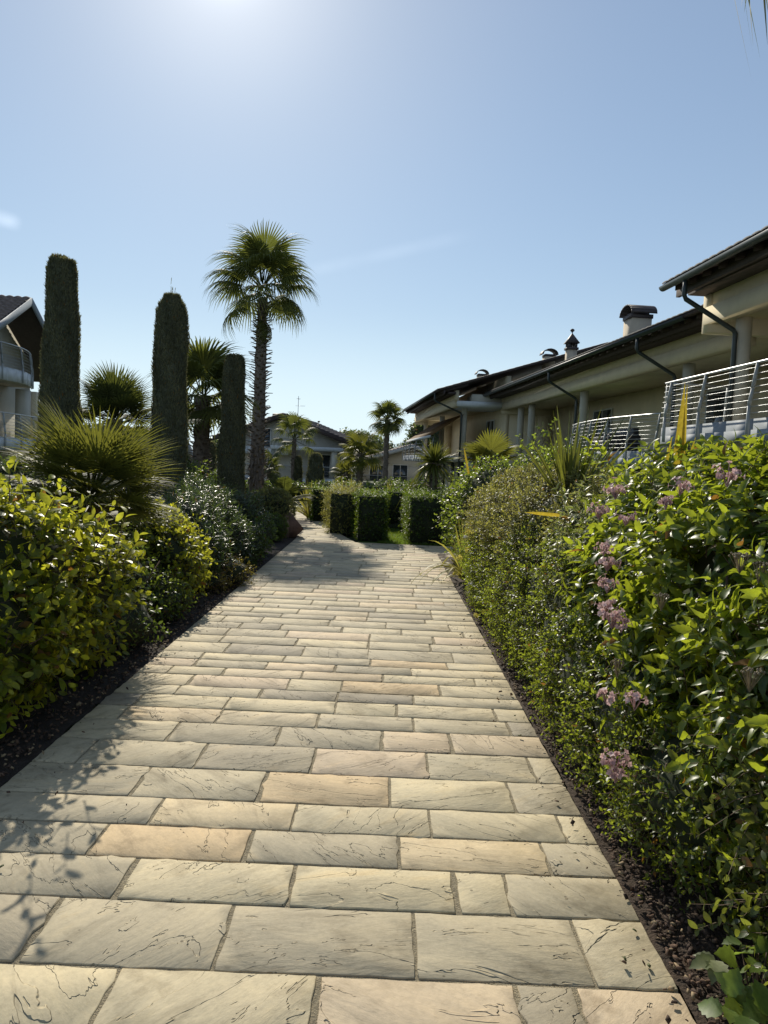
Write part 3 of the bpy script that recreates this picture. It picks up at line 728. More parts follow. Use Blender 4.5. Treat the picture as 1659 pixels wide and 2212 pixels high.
shrub('green_shrub', 'tall loose fresh green shrub with a leafy leader behind the right hedge', G_ELLS, 3200, 0.26, 6, 0.066, OVAL, M_midleaf, 38, up=0.6, amp=0.2, opp=False, extra=climb, tint=0.08)
# cotoneaster at the lower right
def cot(gl, gs, rng):
    n = 60
    b = np.c_[rng.uniform(1.1, 1.5, n), rng.uniform(1.5, 2.5, n), rng.uniform(.1, .75, n)]
    d = np.c_[rng.normal(-.7, .3, n), rng.normal(-.35, .4, n), rng.normal(.35, .3, n)]
    shoots(gl, rng, b, d, rng.uniform(.18, .32, n), 6, 0.042, OVAL, True, 70, 40, 0.3, 1.15, 0.1, gs, 0.003)
cots = shrub('cotoneaster_shrub', 'dull green shrub with rounded paired leaves at the lower right corner', [(1.42, 1.95, .42, .34, .5, .42), (1.45, 2.5, .35, .32, .4, .40), (1.35, 1.45, .3, .3, .35, .3)], 900, 0.2, 6, 0.042, OVAL, M_cot, 39, up=0.3, amp=0.15, extra=cot, width=1.15)
rng = np.random.RandomState(79)
for (px, py, Y) in [(1622, 1455, 2.0), (1600, 1205, 2.35), (1335, 1435, 2.85), (1640, 1225, 2.3), (1430, 1290, 2.7)]:
    c = P(px, py, Y); gq = Geo()
    for i in range(26):
        a = rng.rand() * 6.28; rr = 0.035 * math.sqrt(rng.rand())
        t = c + Vector((rr * math.cos(a), rr * math.sin(a), 0.012 - rr * rr * 6 + rng.normal(0, .003)))
        gq.tube([c - Vector((0, 0, .05)), t], .0009, 3, False)
        gq.lathe([(.001, -.004), (.0045, 0), (.001, .004)], t, 5)
    gq.build('seed_head', M_seed, cots)
# toothed big leaves right at the corner and one pale trifoliate leaf
br = thing('bramble_plant', 'large toothed bright green leaves at the very bottom right corner', 'plant', (0, 0, 0))
g = Geo(); gs = Geo(); rng = np.random.RandomState(80)
TOOTH = leaf_tpl([0.05, .24, .33, .37, .37, .34, .28, .2, .1], 0.2, 0.3, 0.13)
TOOTHs = TOOTH
pts = [(1590, 2075), (1625, 2060), (1600, 2035), (1655, 2100), (1620, 2130), (1570, 2150), (1600, 2175), (1655, 2150), (1640, 2010), (1560, 2190), (1620, 2200), (1670, 2050), (1690, 2120), (1585, 2210), (1660, 2195), (1700, 2190), (1610, 2100), (1640, 2080), (1580, 2125), (1605, 2150), (1648, 2175), (1590, 2240), (1625, 2235), (1680, 2230), (1635, 2045), (1660, 2030), (1575, 2180)]
pp = np.array([G(px, py, 0.16 + 0.05 * rng.rand()) for px, py in pts])
yd = np.c_[rng.normal(-.35, .6, len(pp)), rng.normal(-.3, .6, len(pp)), rng.normal(.1, .3, len(pp))]
scatter(g, TOOTH, pp, yd, np.c_[rng.normal(0, .3, (len(pp), 2)) - np.array([0, .5]), np.ones(len(pp))], rng.uniform(.055, .085, len(pp)), rng.uniform(.2, 1, len(pp)))
p2 = np.c_[rng.uniform(1.12, 1.5, 60), rng.uniform(1.35, 1.9, 60), rng.uniform(.03, .14, 60)]
scatter(g, ROUND, p2, rng.normal(0, 1, (60, 3)) * (1, 1, .3), np.c_[rng.normal(0, .3, (60, 2)), np.ones(60)], rng.uniform(.04, .08, 60), rng.uniform(0, .7, 60))
for p in pp: gs.tube([(pp[:, 0].mean() + .06, pp[:, 1].mean() + .04, 0), (p[0] * .5 + pp[:, 0].mean() * .5 + .02, p[1] * .5 + pp[:, 1].mean() * .5 + .02, p[2] * .6), tuple(p)], [.004, .0025, .002], 5)
g.build('foliage', M_bram, br); gs.build('stems', M_twig, br)
br = thing('bramble_seedling', 'small pale striped three part leaf growing from the bark beside the path', 'plant', (0, 0, 0))
g = Geo(); gs = Geo(); c = G(1545, 2075, 0.07)
yd = np.array([[-1, -.3, .1], [-.5, -1, -.1], [-.1, -1.1, .1], [-.9, .4, .2]]); scatter(g, TOOTH, np.tile(np.array(c), (4, 1)), yd, np.tile([0, -.3, 1.], (4, 1)), np.array([.085, .08, .085, .06]), np.array([.4, .7, .9, .6]), .8)
gs.tube([(c.x + .02, c.y + .02, -.01), tuple(c)], .002, 5); g.build('foliage', M_bramv, br); gs.build('stem', M_twig, br)

# ---------- left side
def ltop(gl, gs, rng):
    for (px, py, Y) in [(60, 1060, 4.2), (215, 1135, 4.2), (200, 1160, 4.0), (255, 1150, 4.4), (20, 1050, 4.0), (90, 1100, 3.9), (240, 1215, 4.3), (150, 1120, 4.4), (265, 1190, 4.5), (110, 1085, 4.3)]:
        b = np.array([P(px, py, Y)]); b[0, 2] -= .08
        shoots(gl, rng, b, np.array([[rng.normal(.15, .2), rng.normal(-.1, .2), 1.0]]), 0.26, 6, 0.085, OVAL, False, 65, 30, 0.2, 1.0, 0.5, gs, 0.004)
L_ELLS = [(-2.34, 4.3, .66, .68, .62, .64), (-2.85, 4.0, .75, .7, .7, .58), (-2.2, 3.85, .46, .50, .5, .46), (-2.2, 4.85, .58, .56, .5, .54)]
shrub('golden_shrub', 'large yellow green shrub with oval leaves at the left edge of the picture', L_ELLS, 1550, 0.26, 7, 0.08, OVAL, M_gold, 41, opp=False, up=0.55, amp=0.2, extra=ltop, a0=70, a1=30, tipcol=0.55, width=1.05)
L2 = [(-2.25, 7.7, .50, .46, .5, .46), (-2.05, 7.4, .42, .3, .35, .36)]
shrub('golden_shrub', 'smaller yellow green shrub lit from behind below the oleanders', L2, 620, 0.22, 6, 0.068, OVAL, M_gold, 42, opp=False, up=0.5, amp=0.2, width=1.05, tipcol=0.5)
shrub('dark_shrub', 'shaded dull green shrub between the two yellow green shrubs', [(-2.75, 6.9, .52, .5, .55, .55), (-3.3, 7.4, .6, .6, .6, .6), (-2.6, 7.6, .5, .45, .4, .5)], 1300, 0.2, 6, 0.05, OVAL, M_dkleaf, 43, opp=False, up=0.4, amp=0.18, tint=0.1)
shrub('low_plant', 'low dark weedy plant on shaded soil left of the path', [(-2.25, 6.2, .12, .35, .4, .16), (-2.5, 5.7, .15, .3, .3, .2)], 260, 0.14, 5, 0.032, OVAL_LO, M_dkleaf, 44, cat='plant', amp=0.3, tint=0.15)
shrub('low_shrub', 'low shaded green shrub spreading over the soil beside the near yellow green shrub', [(-2.02, 5.75, .2, .34, .5, .30), (-2.15, 5.2, .2, .36, .4, .34), (-2.3, 6.4, .4, .4, .45, .42)], 620, .16, 5, .045, OVAL, M_dkleaf, 54, amp=.25, opp=False, tint=.2)
shrub('low_shrub', 'low shaded green shrub under the smaller yellow green shrub', [(-2.0, 6.75, .18, .26, .4, .26)], 380, .15, 5, .045, OVAL, M_midleaf, 55, amp=.25, opp=False, tint=-.1)
# seedlings with a few orange leaves
for i, (px, py, lab) in enumerate([(225, 1425, 'tiny plant with one orange leaf on the bare soil'), (300, 1270, 'tiny green seedling beneath the dark shrub')]):
    o = thing('seedling', lab, 'plant', (0, 0, 0)); g = Geo(); rng = np.random.RandomState(90 + i); c = G(px, py)
    gs = Geo()
    shoots(g, rng, np.tile(np.array(c), (6, 1)), np.c_[rng.normal(0, .5, (6, 2)), np.ones(6)], .2, 5, .055, OVAL, False, 75, 40, .5, 1.1, .1, gs, .002)
    g.build('foliage', M_bronze if i == 0 else M_dkleaf, o); gs.build('stems', M_twig, o)
# oleanders
def oleander(name, label, ells, n, seed, **kw):
    return shrub(name, label, ells, n, 0.3, 6, 0.105, LANCE, M_olean, seed, opp=True, up=1.0, amp=0.2, a0=70, a1=35, sag=0.15, out=0.45, tint=0.05, **kw)
oleander('oleander_shrub', 'glinting narrow leaved oleander nearest the path behind the yellow green shrub', [(-2.35, 9.1, .45, .5, .55, .55), (-2.15, 8.6, .3, .35, .4, .38)], 560, 45)
oleander('oleander_shrub', 'narrow leaved oleander with upright glinting shoots in the middle of the left bed', [(-2.45, 10.2, .5, .55, .6, .60), (-2.1, 10.0, .35, .4, .5, .42)], 600, 46)
oleander('oleander_shrub', 'darker narrow leaved oleander at the far end of the left bed', [(-2.3, 12.0, .45, .5, .6, .55), (-2.85, 11.6, .55, .55, .6, .62)], 560, 47)
shrub('dark_shrub', 'low dark green shrub spilling toward the path edge under the oleanders', [(-1.98, 10.6, .28, .36, .6, .32), (-2.0, 11.6, .3, .34, .6, .36)], 600, 0.16, 5, 0.05, OVAL_LO, M_dkleaf, 48, amp=0.2)
shrub('pink_tipped_shrub', 'rounded shrub with dull pinkish tips behind the oleanders', [(-3.6, 11.2, .66, .55, .55, .42), (-4.1, 11.9, .7, .6, .6, .5)], 900, 0.14, 5, 0.04, OVAL_LO, M_pinkt, 49, amp=0.15)
shrub('leafy_shrub', 'tall dark leafy shrub between the second and the third cypress', [(-3.55, 13.6, .75, .55, .5, .62), (-3.9, 14.6, .8, .7, .6, .6)], 800, 0.22, 6, 0.06, OVAL_LO, M_dkleaf, 50, amp=0.2, tint=0.25, opp=False)
shrub('leafy_shrub', 'thin bright leafy climber against the right side of the second cypress', [(-3.02, 12.6, .75, .16, .2, .68)], 130, 0.2, 6, 0.06, OVAL, M_midleaf, 51, amp=0.3, opp=False, tint=0.2)
shrub('clipped_mound', 'round clipped shrub with tan top beside the far end of the left bed', [(-2.15, 14.7, .52, .44, .44, .40)], 1500, 0.08, 5, 0.03, OVAL_LO, M_varg, 52, amp=0.1, inset=(.9, 1.03), tint=-0.15)
shrub('clipped_mound', 'small dark round shrub in front of the slanted stone block', [(-2.02, 13.7, .24, .30, .34, .26)], 800, 0.07, 5, 0.028, OVAL_LO, M_box, 53, amp=0.1, inset=(.9, 1.03))
# low strap leaved clump and spreading bronze plant
def blades(g, rng, c, n, L, w, spread, tint=0.3, droop=0.35, n_st=7, rise=1.0):
    """strap leaves fanned out of one crown"""
    az = rng.rand(n) * 6.283; out = np.abs(rng.normal(0, spread, n)) + 0.06
    for i in range(n):
        d = Vector((math.cos(az[i]) * out[i], math.sin(az[i]) * out[i], rise)).normalized()
        l = L * rng.uniform(.55, 1.1); side = d.cross(Vector((0, 0, 1)));
        side = Vector((-math.sin(az[i]), math.cos(az[i]), 0)) if side.length < .01 else side.normalized()
        tw = rng.normal(0, .6); side = (Matrix.Rotation(tw, 3, d) @ side)
        nn = side.cross(d); vs = []; base = Vector(c) + Vector((rng.normal(0, .015), rng.normal(0, .015), 0))
        dr = droop * out[i] * rng.uniform(.4, 1.8)
        for k in range(n_st):
            t = k / (n_st - 1); p = base + d * l * t; p.z -= dr * l * t ** 2.4
            p += Vector((math.cos(az[i]), math.sin(az[i]), 0)) * dr * l * 0.25 * t * t
            hw = w * .5 * (0.55 + 0.6 * t if t < .5 else 0.85 * (1 - ((t - .5) * 2) ** 1.8)) + .0008
            vs += [p - side * hw + nn * hw * .35, p, p + side * hw + nn * hw * .35]
        fs = []
        for k in range(n_st - 1): fs += [(3*k, 3*k+1, 3*k+4, 3*k+3), (3*k+1, 3*k+2, 3*k+5, 3*k+4)]
        cc = np.empty((len(vs), 4)); cc[:, 0] = np.clip(tint + rng.normal(0, .2) + .1 * np.repeat(np.linspace(0, 1, n_st), 3), 0, 1); cc[:, 1] = np.tile([1, 0, 1], n_st); cc[:, 2] = np.repeat(np.linspace(0, 1, n_st), 3); cc[:, 3] = .5
        g.add([tuple(v) for v in vs], fs, cc)
M_strap = leafmat('strap_leaf', (0.03, 0.07, 0.01), (0.06, 0.12, 0.015), (0.1, 0.17, 0.03), (0.36, 0.5, 0.05), 0.45, 0.4)
M_phg = leafmat('green_phormium_leaf', (0.04, 0.06, 0.015), (0.08, 0.10, 0.02), (0.18, 0.17, 0.03), (0.38, 0.40, 0.05), 0.35, 0.35, edge=(0.15, 0.16, 0.03))
M_phy = leafmat('yellow_phormium_leaf', (0.16, 0.17, 0.03), (0.34, 0.30, 0.06), (0.5, 0.42, 0.12), (0.6, 0.55, 0.1), 0.42, 0.5, spec=0.25)
M_phyy = leafmat('bright_yellow_leaf', (0.46, 0.31, 0.03), (0.56, 0.4, 0.04), (0.6, 0.46, 0.06), (0.75, 0.55, 0.05), 0.45, 0.5, spec=0.3)
def clump(name, label, c, n, L, w, spread, m, seed, cat='plant', **kw):
    o = thing(name, label, cat, tuple(c)); g = Geo(); blades(g, np.random.RandomState(seed), (0, 0, 0), n, L, w, spread, **kw)
    g.build('leaves', m, o); return o
for (px, py), lab, s in (((455, 1240), 'bright green strap leaved clump at the left path edge, lower of two', 60), ((470, 1205), 'strap leaved clump behind the lower one at the left path edge', 61)):
    clump('strap_leaf_clump', lab, G(px, py), 26, .34, .022, .6, M_strap, s, droop=.5)
shrub('bronze_plant', 'low spreading bronze leaved plant overhanging the left path edge', [(-1.78, 8.9, .14, .3, .4, .2), (-1.9, 8.4, .1, .25, .35, .14)], 300, 0.16, 5, 0.032, OVAL_LO, M_bronze, 62, cat='plant', amp=0.3, tint=-.15, zmin=.01)

c = P(1232, 1045, 6.3); clump('phormium', 'tall green sword leaved phormium rising behind the right hedge', (c.x, c.y, c.z - .25), 60, .86, .032, .42, M_phg, 63, droop=.1, tint=.35)
c = G(985, 1180); clump('phormium', 'yellow striped phormium arching over the far end of the right path edge', (1.08, 9.9, .02), 46, 1.02, .030, .62, M_phy, 64, droop=.75, tint=.35)
o = thing('phormium', 'bright yellow upright sword leaves sticking up in front of the near balcony', 'plant', (0, 0, 0)); g = Geo(); rng = np.random.RandomState(65)
for (px, py, qx, qy, w) in [(1466, 985, 1480, 825, .052), (1476, 985, 1485, 830, .030), (1443, 985, 1452, 944, .016), (1489, 990, 1503, 944, .016), (1528, 1000, 1552, 955, .018), (1192, 1112, 1136, 1107, .022), (1010, 1010, 1002, 965, .018)]:
    Y = 4.2 if px > 1250 else 5.0 if px > 1150 else 7.2
    a, b = P(px, py, Y), P(qx, qy, Y); d = (b - a); a0 = a - d * (1.2 if px > 1250 else .3); L = (b - a0).length
    side = d.normalized().cross(Vector((0, 1, 0.2))).normalized(); nn = side.cross(d.normalized()); vs = []; K = 9
    for k in range(K):
        t = k / (K - 1); p = a0 + (b - a0) * t; hw = w * .5 * (1 if t < .5 else (1 - ((t - .5) * 2) ** 1.5)) + .0006
        vs += [p - side * hw + nn * hw * .5, p, p + side * hw + nn * hw * .5]
    fs = []
    for k in range(K - 1): fs += [(3*k, 3*k+1, 3*k+4, 3*k+3), (3*k+1, 3*k+2, 3*k+5, 3*k+4)]
    cc = np.tile([0.5 + rng.normal(0, .2), 0, .5, .5], (len(vs), 1)); g.add([tuple(v) for v in vs], fs, cc)
g.build('leaves', M_phyy, o)
# far phormiums and grasses round the clipped hedges
for (px, py, Y, n, L, w, lab, s, m) in [(668, 1105, 19.4, 60, 1.0, .04, 'yellow green phormium left of the square clipped hedge', 66, M_phy),
        (752, 1085, 16.9, 34, .95, .035, 'arching phormium growing out of the loose hedge', 67, M_phy),
        (838, 1075, 18.6, 36, .8, .035, 'upright phormium behind the front clipped hedge', 68, M_phy),
        (725, 1078, 20.5, 30, .75, .035, 'green phormium behind the square clipped hedge', 69, M_phg)]:
    c = P(px, py, Y); clump('phormium', lab, (c.x, c.y, max(0, c.z - .35)), n, L, w, .55, m, s, droop=.4, n_st=5)

# ---------- clipped hedges
def box_hedge(label, boxes, n, m, seed, ll=.032, loose=0.0, name='box_hedge'):
    o = thing(name, label, 'hedge', (0, 0, 0)); rng = np.random.RandomState(seed); gl = Geo()
    tot = sum((b[3]-b[0])*(b[4]-b[1]) + 2*(b[3]-b[0]+b[4]-b[1])*(b[5]-b[2]) for b in boxes)
    for b in boxes:
        x0, y0, z0, x1, y1, z1 = b; w, d, h = x1-x0, y1-y0, z1-z0
        fa = [w*d, w*h, w*h, d*h, d*h]; s = sum(fa)
        for fi, a in enumerate(fa):
            k = max(8, int(n * a / tot)); u, v = rng.rand(k), rng.rand(k)
            if fi == 0: p = np.c_[x0+u*w, y0+v*d, np.full(k, z1)]; nn = (0, 0, 1)
            elif fi == 1: p = np.c_[x0+u*w, np.full(k, y0), z0+v*h]; nn = (0, -1, 0)
            elif fi == 2: p = np.c_[x0+u*w, np.full(k, y1), z0+v*h]; nn = (0, 1, 0)
            elif fi == 3: p = np.c_[np.full(k, x0), y0+u*d, z0+v*h]; nn = (-1, 0, 0)
            else: p = np.c_[np.full(k, x1), y0+u*d, z0+v*h]; nn = (1, 0, 0)
            nn = np.array(nn, float)
            bump = (np.sin(p[:, 0]*9+p[:, 2]*7)+np.sin(p[:, 1]*8-p[:, 2]*11+1)+np.sin(p[:, 0]*4.3-p[:, 1]*3.1+p[:, 2]*3.7+seed))*.02
            p = p + nn * (rng.normal(-.02, .028 + loose, k) + bump)[:, None]
            dd = nn * .7 + rng.normal(0, .5, (k, 3)) + np.array([0, 0, .35])
            shoots(gl, rng, p - nrmz(dd) * .03, dd, .06 + loose, 4, ll, OVAL_LO, True, 70, 40, .1, 1.1, .0 if fi else .3, None)
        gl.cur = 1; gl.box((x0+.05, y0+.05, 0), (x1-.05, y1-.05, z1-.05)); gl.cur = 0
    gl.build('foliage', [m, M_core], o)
    gt = Geo()
    for b in boxes: gt.tube([((b[0]+b[3])/2, (b[1]+b[4])/2, -.02), ((b[0]+b[3])/2, (b[1]+b[4])/2, b[5]*.7)], .03, 6)
    gt.build('trunk', M_twig, o)
    return o
box_hedge('front square cut hedge block at the left of the lawn gap', [(-.53, 14.5, 0, .05, 15.4, .88), (-.62, 15.4, 0, -.2, 17.6, .85)], 4200, M_box, 70)
box_hedge('clipped hedge block at the right of the lawn gap', [(.46, 14.35, 0, 1.15, 16.8, .90)], 3000, M_box, 71, loose=.02)
box_hedge('low clipped hedge closing the back of the lawn', [(-.3, 17.7, 0, 2.4, 18.4, .86)], 1800, M_box, 72)
box_hedge('looser leafy hedge between the two square hedge blocks', [(-1.15, 15.7, 0, -.5, 17.3, .86)], 2200, M_varg, 73, loose=.05)
box_hedge('far square cut hedge block at the bend of the path', [(-1.78, 18.6, 0, -1.22, 19.8, .80)], 2200, M_box, 74)
box_hedge('long green hedge in front of the far houses', [(-1.6, 22.5, 0, 8, 23.3, .8)], 2600, M_box, 75, ll=.05, loose=.04)
# ================================================================== cypresses, palms, trees
M_cyp = leafmat('cypress_needle', (0.085, 0.09, 0.052), (0.145, 0.145, 0.08), (0.20, 0.185, 0.105), (0.36, 0.35, 0.14), 0.35, 0.7, spec=0.25)
M_cypcore = plain('cypress_shade', (0.09, 0.095, 0.055), 0.95, var=0.5, scale=14, bump=1.0, bscale=60)
M_bark_t = plain('tree_bark', (0.09, 0.065, 0.045), 0.9, var=0.4, scale=8, bump=0.8, bscale=30)
M_ptrunk = plain('palm_trunk', (0.17, 0.135, 0.105), 0.95, var=0.5, scale=10, bump=1.0, bscale=35)
M_pfibre = plain('palm_fibre', (0.15, 0.075, 0.03), 0.95, var=0.5, scale=16, bump=1.0, bscale=60)
M_frond = leafmat('palm_frond', (0.05, 0.06, 0.022), (0.085, 0.098, 0.032), (0.13, 0.14, 0.045), (0.27, 0.30, 0.05), 0.36, 0.6, spec=0.15)
M_fronddk = leafmat('dark_palm_frond', (0.045, 0.056, 0.024), (0.07, 0.085, 0.034), (0.11, 0.12, 0.045), (0.22, 0.25, 0.04), 0.3, 0.6, spec=0.15)
M_frondy = leafmat('fan_palm_frond', (0.035, 0.05, 0.014), (0.07, 0.085, 0.022), (0.13, 0.13, 0.035), (0.36, 0.36, 0.05), 0.36, 0.55, spec=0.15)
TUFT = leaf_tpl([.06, .13, .08], .3, .1)

def cypress(label, base, h, prof, seed, n=9000, tuft=.075, lean=(0, 0), group=None, spike=0, twin=False):
    """clipped column: prof = [(height fraction, radius)]"""
    o = thing('cypress_tree', label, 'tree', tuple(base), 0, group); rng = np.random.RandomState(seed)
    hs = np.array([p[0] for p in prof]); rs = np.array([p[1] for p in prof])
    def surf(t, a):
        r = np.interp(t, hs, rs)
        return r * (1 + .05 * np.sin(2 * a + 5 * t + seed) + .045 * np.sin(3 * a - 17 * t + 2 * seed) + .03 * np.sin(5 * a + 31 * t) + .03 * np.sin(4.1 * t * h + 2 * a))
    gl = Geo()
    t = rng.rand(n) ** .95; a = rng.rand(n) * 6.283; r = surf(t, a)
    top = rng.rand(n) < .06; t[top] = 1 - rng.rand(top.sum()) * .015
    r = np.where(top, rng.rand(n) ** .5 * np.interp(.985, hs, rs), r) * rng.uniform(.9, 1.02, n)
    p = np.c_[np.cos(a) * r + lean[0] * t * h, np.sin(a) * r + lean[1] * t * h, t * h]
    d = np.c_[np.cos(a) * .45, np.sin(a) * .45, np.full(n, 1.0)] + rng.normal(0, .28, (n, 3))
    if len(prof): scatter(gl, TUFT, p - nrmz(d) * .02, d, np.c_[np.cos(a), np.sin(a), np.full(n, .1)] + rng.normal(0, .5, (n, 3)), tuft * rng.uniform(.6, 1.3, n), np.clip(.25 + .3 * rng.rand(n) + .22 * np.sin(a * 4 + t * 19) + .15 * top, 0, 1), 1.0)
    for q in range(spike):
        a0 = rng.rand() * 6.28; rr = rs[-1] * rng.rand() * .7
        b = np.tile(np.array([[math.cos(a0) * rr + lean[0] * h, math.sin(a0) * rr + lean[1] * h, h * .985]]), (10, 1)); b[:, 2] += np.linspace(0, .16 if q else .3, 10)
        scatter(gl, TUFT, b, np.c_[rng.normal(0, .3, (10, 2)), np.ones(10)], rng.normal(0, 1, (10, 3)), .05 * np.ones(10), rng.rand(10), .7)
    if twin:
        m_ = 700; aa = rng.rand(m_) * 6.283; tt = rng.rand(m_); rr = rs[-2] * .62 * np.sqrt(1 - tt ** 2 * .7)
        pp = np.c_[np.cos(aa) * rr - rs[-2] * .3, np.sin(aa) * rr, h * .985 + tt * .11]
        scatter(gl, TUFT, pp, np.c_[np.cos(aa) * .3, np.sin(aa) * .3, np.ones(m_)], rng.normal(0, 1, (m_, 3)), tuft * rng.uniform(.6, 1.2, m_), .3 + .3 * rng.rand(m_))
    gl.cur = 1
    nz, na = 40, 22; vs = []; fs = []
    for i in range(nz):
        tt = i / (nz - 1)
        for k in range(na):
            aa = 2 * math.pi * k / na; rr = float(surf(tt, aa)) * .93 * (1 if i < nz - 1 else .9)
            vs.append((math.cos(aa) * rr + lean[0] * tt * h, math.sin(aa) * rr + lean[1] * tt * h, tt * h * .985 + .05))
    for i in range(nz - 1):
        for k in range(na): fs.append((i*na+k, i*na+(k+1)%na, (i+1)*na+(k+1)%na, (i+1)*na+k))
    fs.append(tuple(range((nz-1)*na, nz*na))); gl.add(vs, fs)
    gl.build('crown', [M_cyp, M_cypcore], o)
    gt = Geo(); gt.tube([(0, 0, -.05), (0, 0, .4)], [.09, .07], 8); gt.build('trunk', M_bark_t, o)
    return o
CG = 'column cypresses in the left bed'
def col(r0, r1, rt): return [(0, r0 * .85), (.06, r0), (.3, r0 * 1.0), (.6, (r0 + r1) / 2), (.85, r1), (.93, r1 * .94), (.965, (r1 + rt) * .47), (.985, rt * .85), (1, rt * .5)]
b = P(128, 1000, 12.5); cypress('broadest clipped column cypress, leftmost, with a two lobed top', (b.x, b.y, 0), 4.50, col(.36, .255, .24), 101, 24000, tuft=.055, group=CG, lean=(.0, 0), twin=True)
b = P(363, 1000, 13.0); cypress('clipped column cypress second from the left with a small sprig on its rounded top', (b.x, b.y, 0), 4.12, col(.325, .27, .17), 102, 22000, tuft=.055, group=CG, spike=4)
b = P(500, 1000, 16.0); cypress('shortest of the three near column cypresses, left of the tall palm', (b.x, b.y, 0), 3.56, col(.30, .215, .20), 103, 17000, tuft=.055, group=CG, spike=0)
FG = 'small cypresses in front of the far house'
for px, Y, top, w, lab in [(592, 36, 1003, 18, 'small slim cypress just right of the tall palm trunk'), (643, 36, 988, 18, 'slim small cypress beside the thin far palm'), (681, 34, 981, 33, 'stout dark small cypress before the white balcony'),
                           (741, 37, 1000, 30, 'small cypress at the right corner of the far house'), (453, 27, 958, 24, 'small dark cypress behind the shaggy palm trunk')]:
    b = P(px, 1020, Y); zt = P(px, top, Y).z; r = w * Y / 1660 / 2
    cypress(lab, (b.x, b.y, 0), zt, col(r * 1.1, r * .85, r * .6), 110 + px, 2600, tuft=.11, group=FG)

def fan_mesh(name, m, pet, R, nseg=34, half=140, droop=.25, tip=.35, split=.45, fold=.4, bend=.15, seed=0, wpet=.02, narrow=1.0):
    """one fan leaf: petiole along +Y then a pleated blade split into fingers"""
    rng = np.random.RandomState(seed); g = Geo()
    g.hexa([(-wpet, 0, -.012), (wpet, 0, -.012), (wpet, 0, .012), (-wpet, 0, .012), (-wpet*.5, pet, -.006), (wpet*.5, pet, -.006), (wpet*.5, pet, .006), (-wpet*.5, pet, .006)])
    dth = 2 * math.radians(half) / nseg
    for i in range(nseg):
        th = -math.radians(half) + dth * (i + .5) + rng.normal(0, .012)
        L = R * (.72 + .28 * math.cos(th * .62)) * rng.uniform(.93, 1.04)
        d = Vector((math.sin(th), math.cos(th), 0)); s = Vector((math.cos(th), -math.sin(th), 0)); vs = []
        st = [.04, split * .55, split, split + (1 - split) * .35, split + (1 - split) * .7, 1.0]
        tdr = tip * rng.uniform(.5, 1.6)
        for k, t in enumerate(st):
            rr = t * L; hw = min(rr, split * R) * math.tan(dth / 2) * 1.04
            if t > split: hw *= (1 - ((t - split) / (1 - split)) ** 1.3) * narrow + .01
            z = -droop * R * t * t - bend * R * max(0, math.cos(th)) * t * t
            if t > split: z -= tdr * R * ((t - split) / (1 - split)) ** 2 * .5
            pull = 1 - (.12 * tdr if t > .9 else 0)
            p = Vector((0, pet, 0)) + d * rr * pull + Vector((0, 0, z))
            up = hw * fold
            vs += [tuple(p - s * hw - Vector((0, 0, up))), tuple(p), tuple(p + s * hw - Vector((0, 0, up)))]
        fs = []
        for k in range(len(st) - 1): fs += [(3*k, 3*k+1, 3*k+4, 3*k+3), (3*k+1, 3*k+2, 3*k+5, 3*k+4)]
        cc = np.empty((len(vs), 4)); cc[:, 0] = np.clip(.35 + rng.normal(0, .12) + .35 * np.repeat(st, 3), 0, 1); cc[:, 1] = 0; cc[:, 2] = np.repeat(st, 3); cc[:, 3] = .5
        g.add(vs, fs, cc)
    return g.mesh(name, m)
def frond(o, me, loc, az, el, roll=0.0, s=1.0):
    f = link('frond', me, o); f.location = loc
    f.rotation_euler = (Matrix.Rotation(az, 3, 'Z') @ Matrix.Rotation(el, 3, 'X') @ Matrix.Rotation(roll, 3, 'Y')).to_euler()
    f.scale = (s, s, s); return f
def palm_crown(o, meshes, z, n, seed, el0=85, el1=-35, r0=.05, rise=.25, lean=(0, 0), sc=1.0, p=1.0):
    rng = np.random.RandomState(seed); az = rng.rand() * 6
    for i in range(n):
        t = (i + .5) / n; az += 2.39996; el = math.radians(el0 + (el1 - el0) * t ** p + rng.normal(0, 6))
        frond(o, meshes[i % len(meshes)], (-math.sin(az) * r0 + lean[0], math.cos(az) * r0 + lean[1], z + rise * (1 - t) - rise * .5), az, el, rng.normal(0, .25), sc * rng.uniform(.88, 1.08))
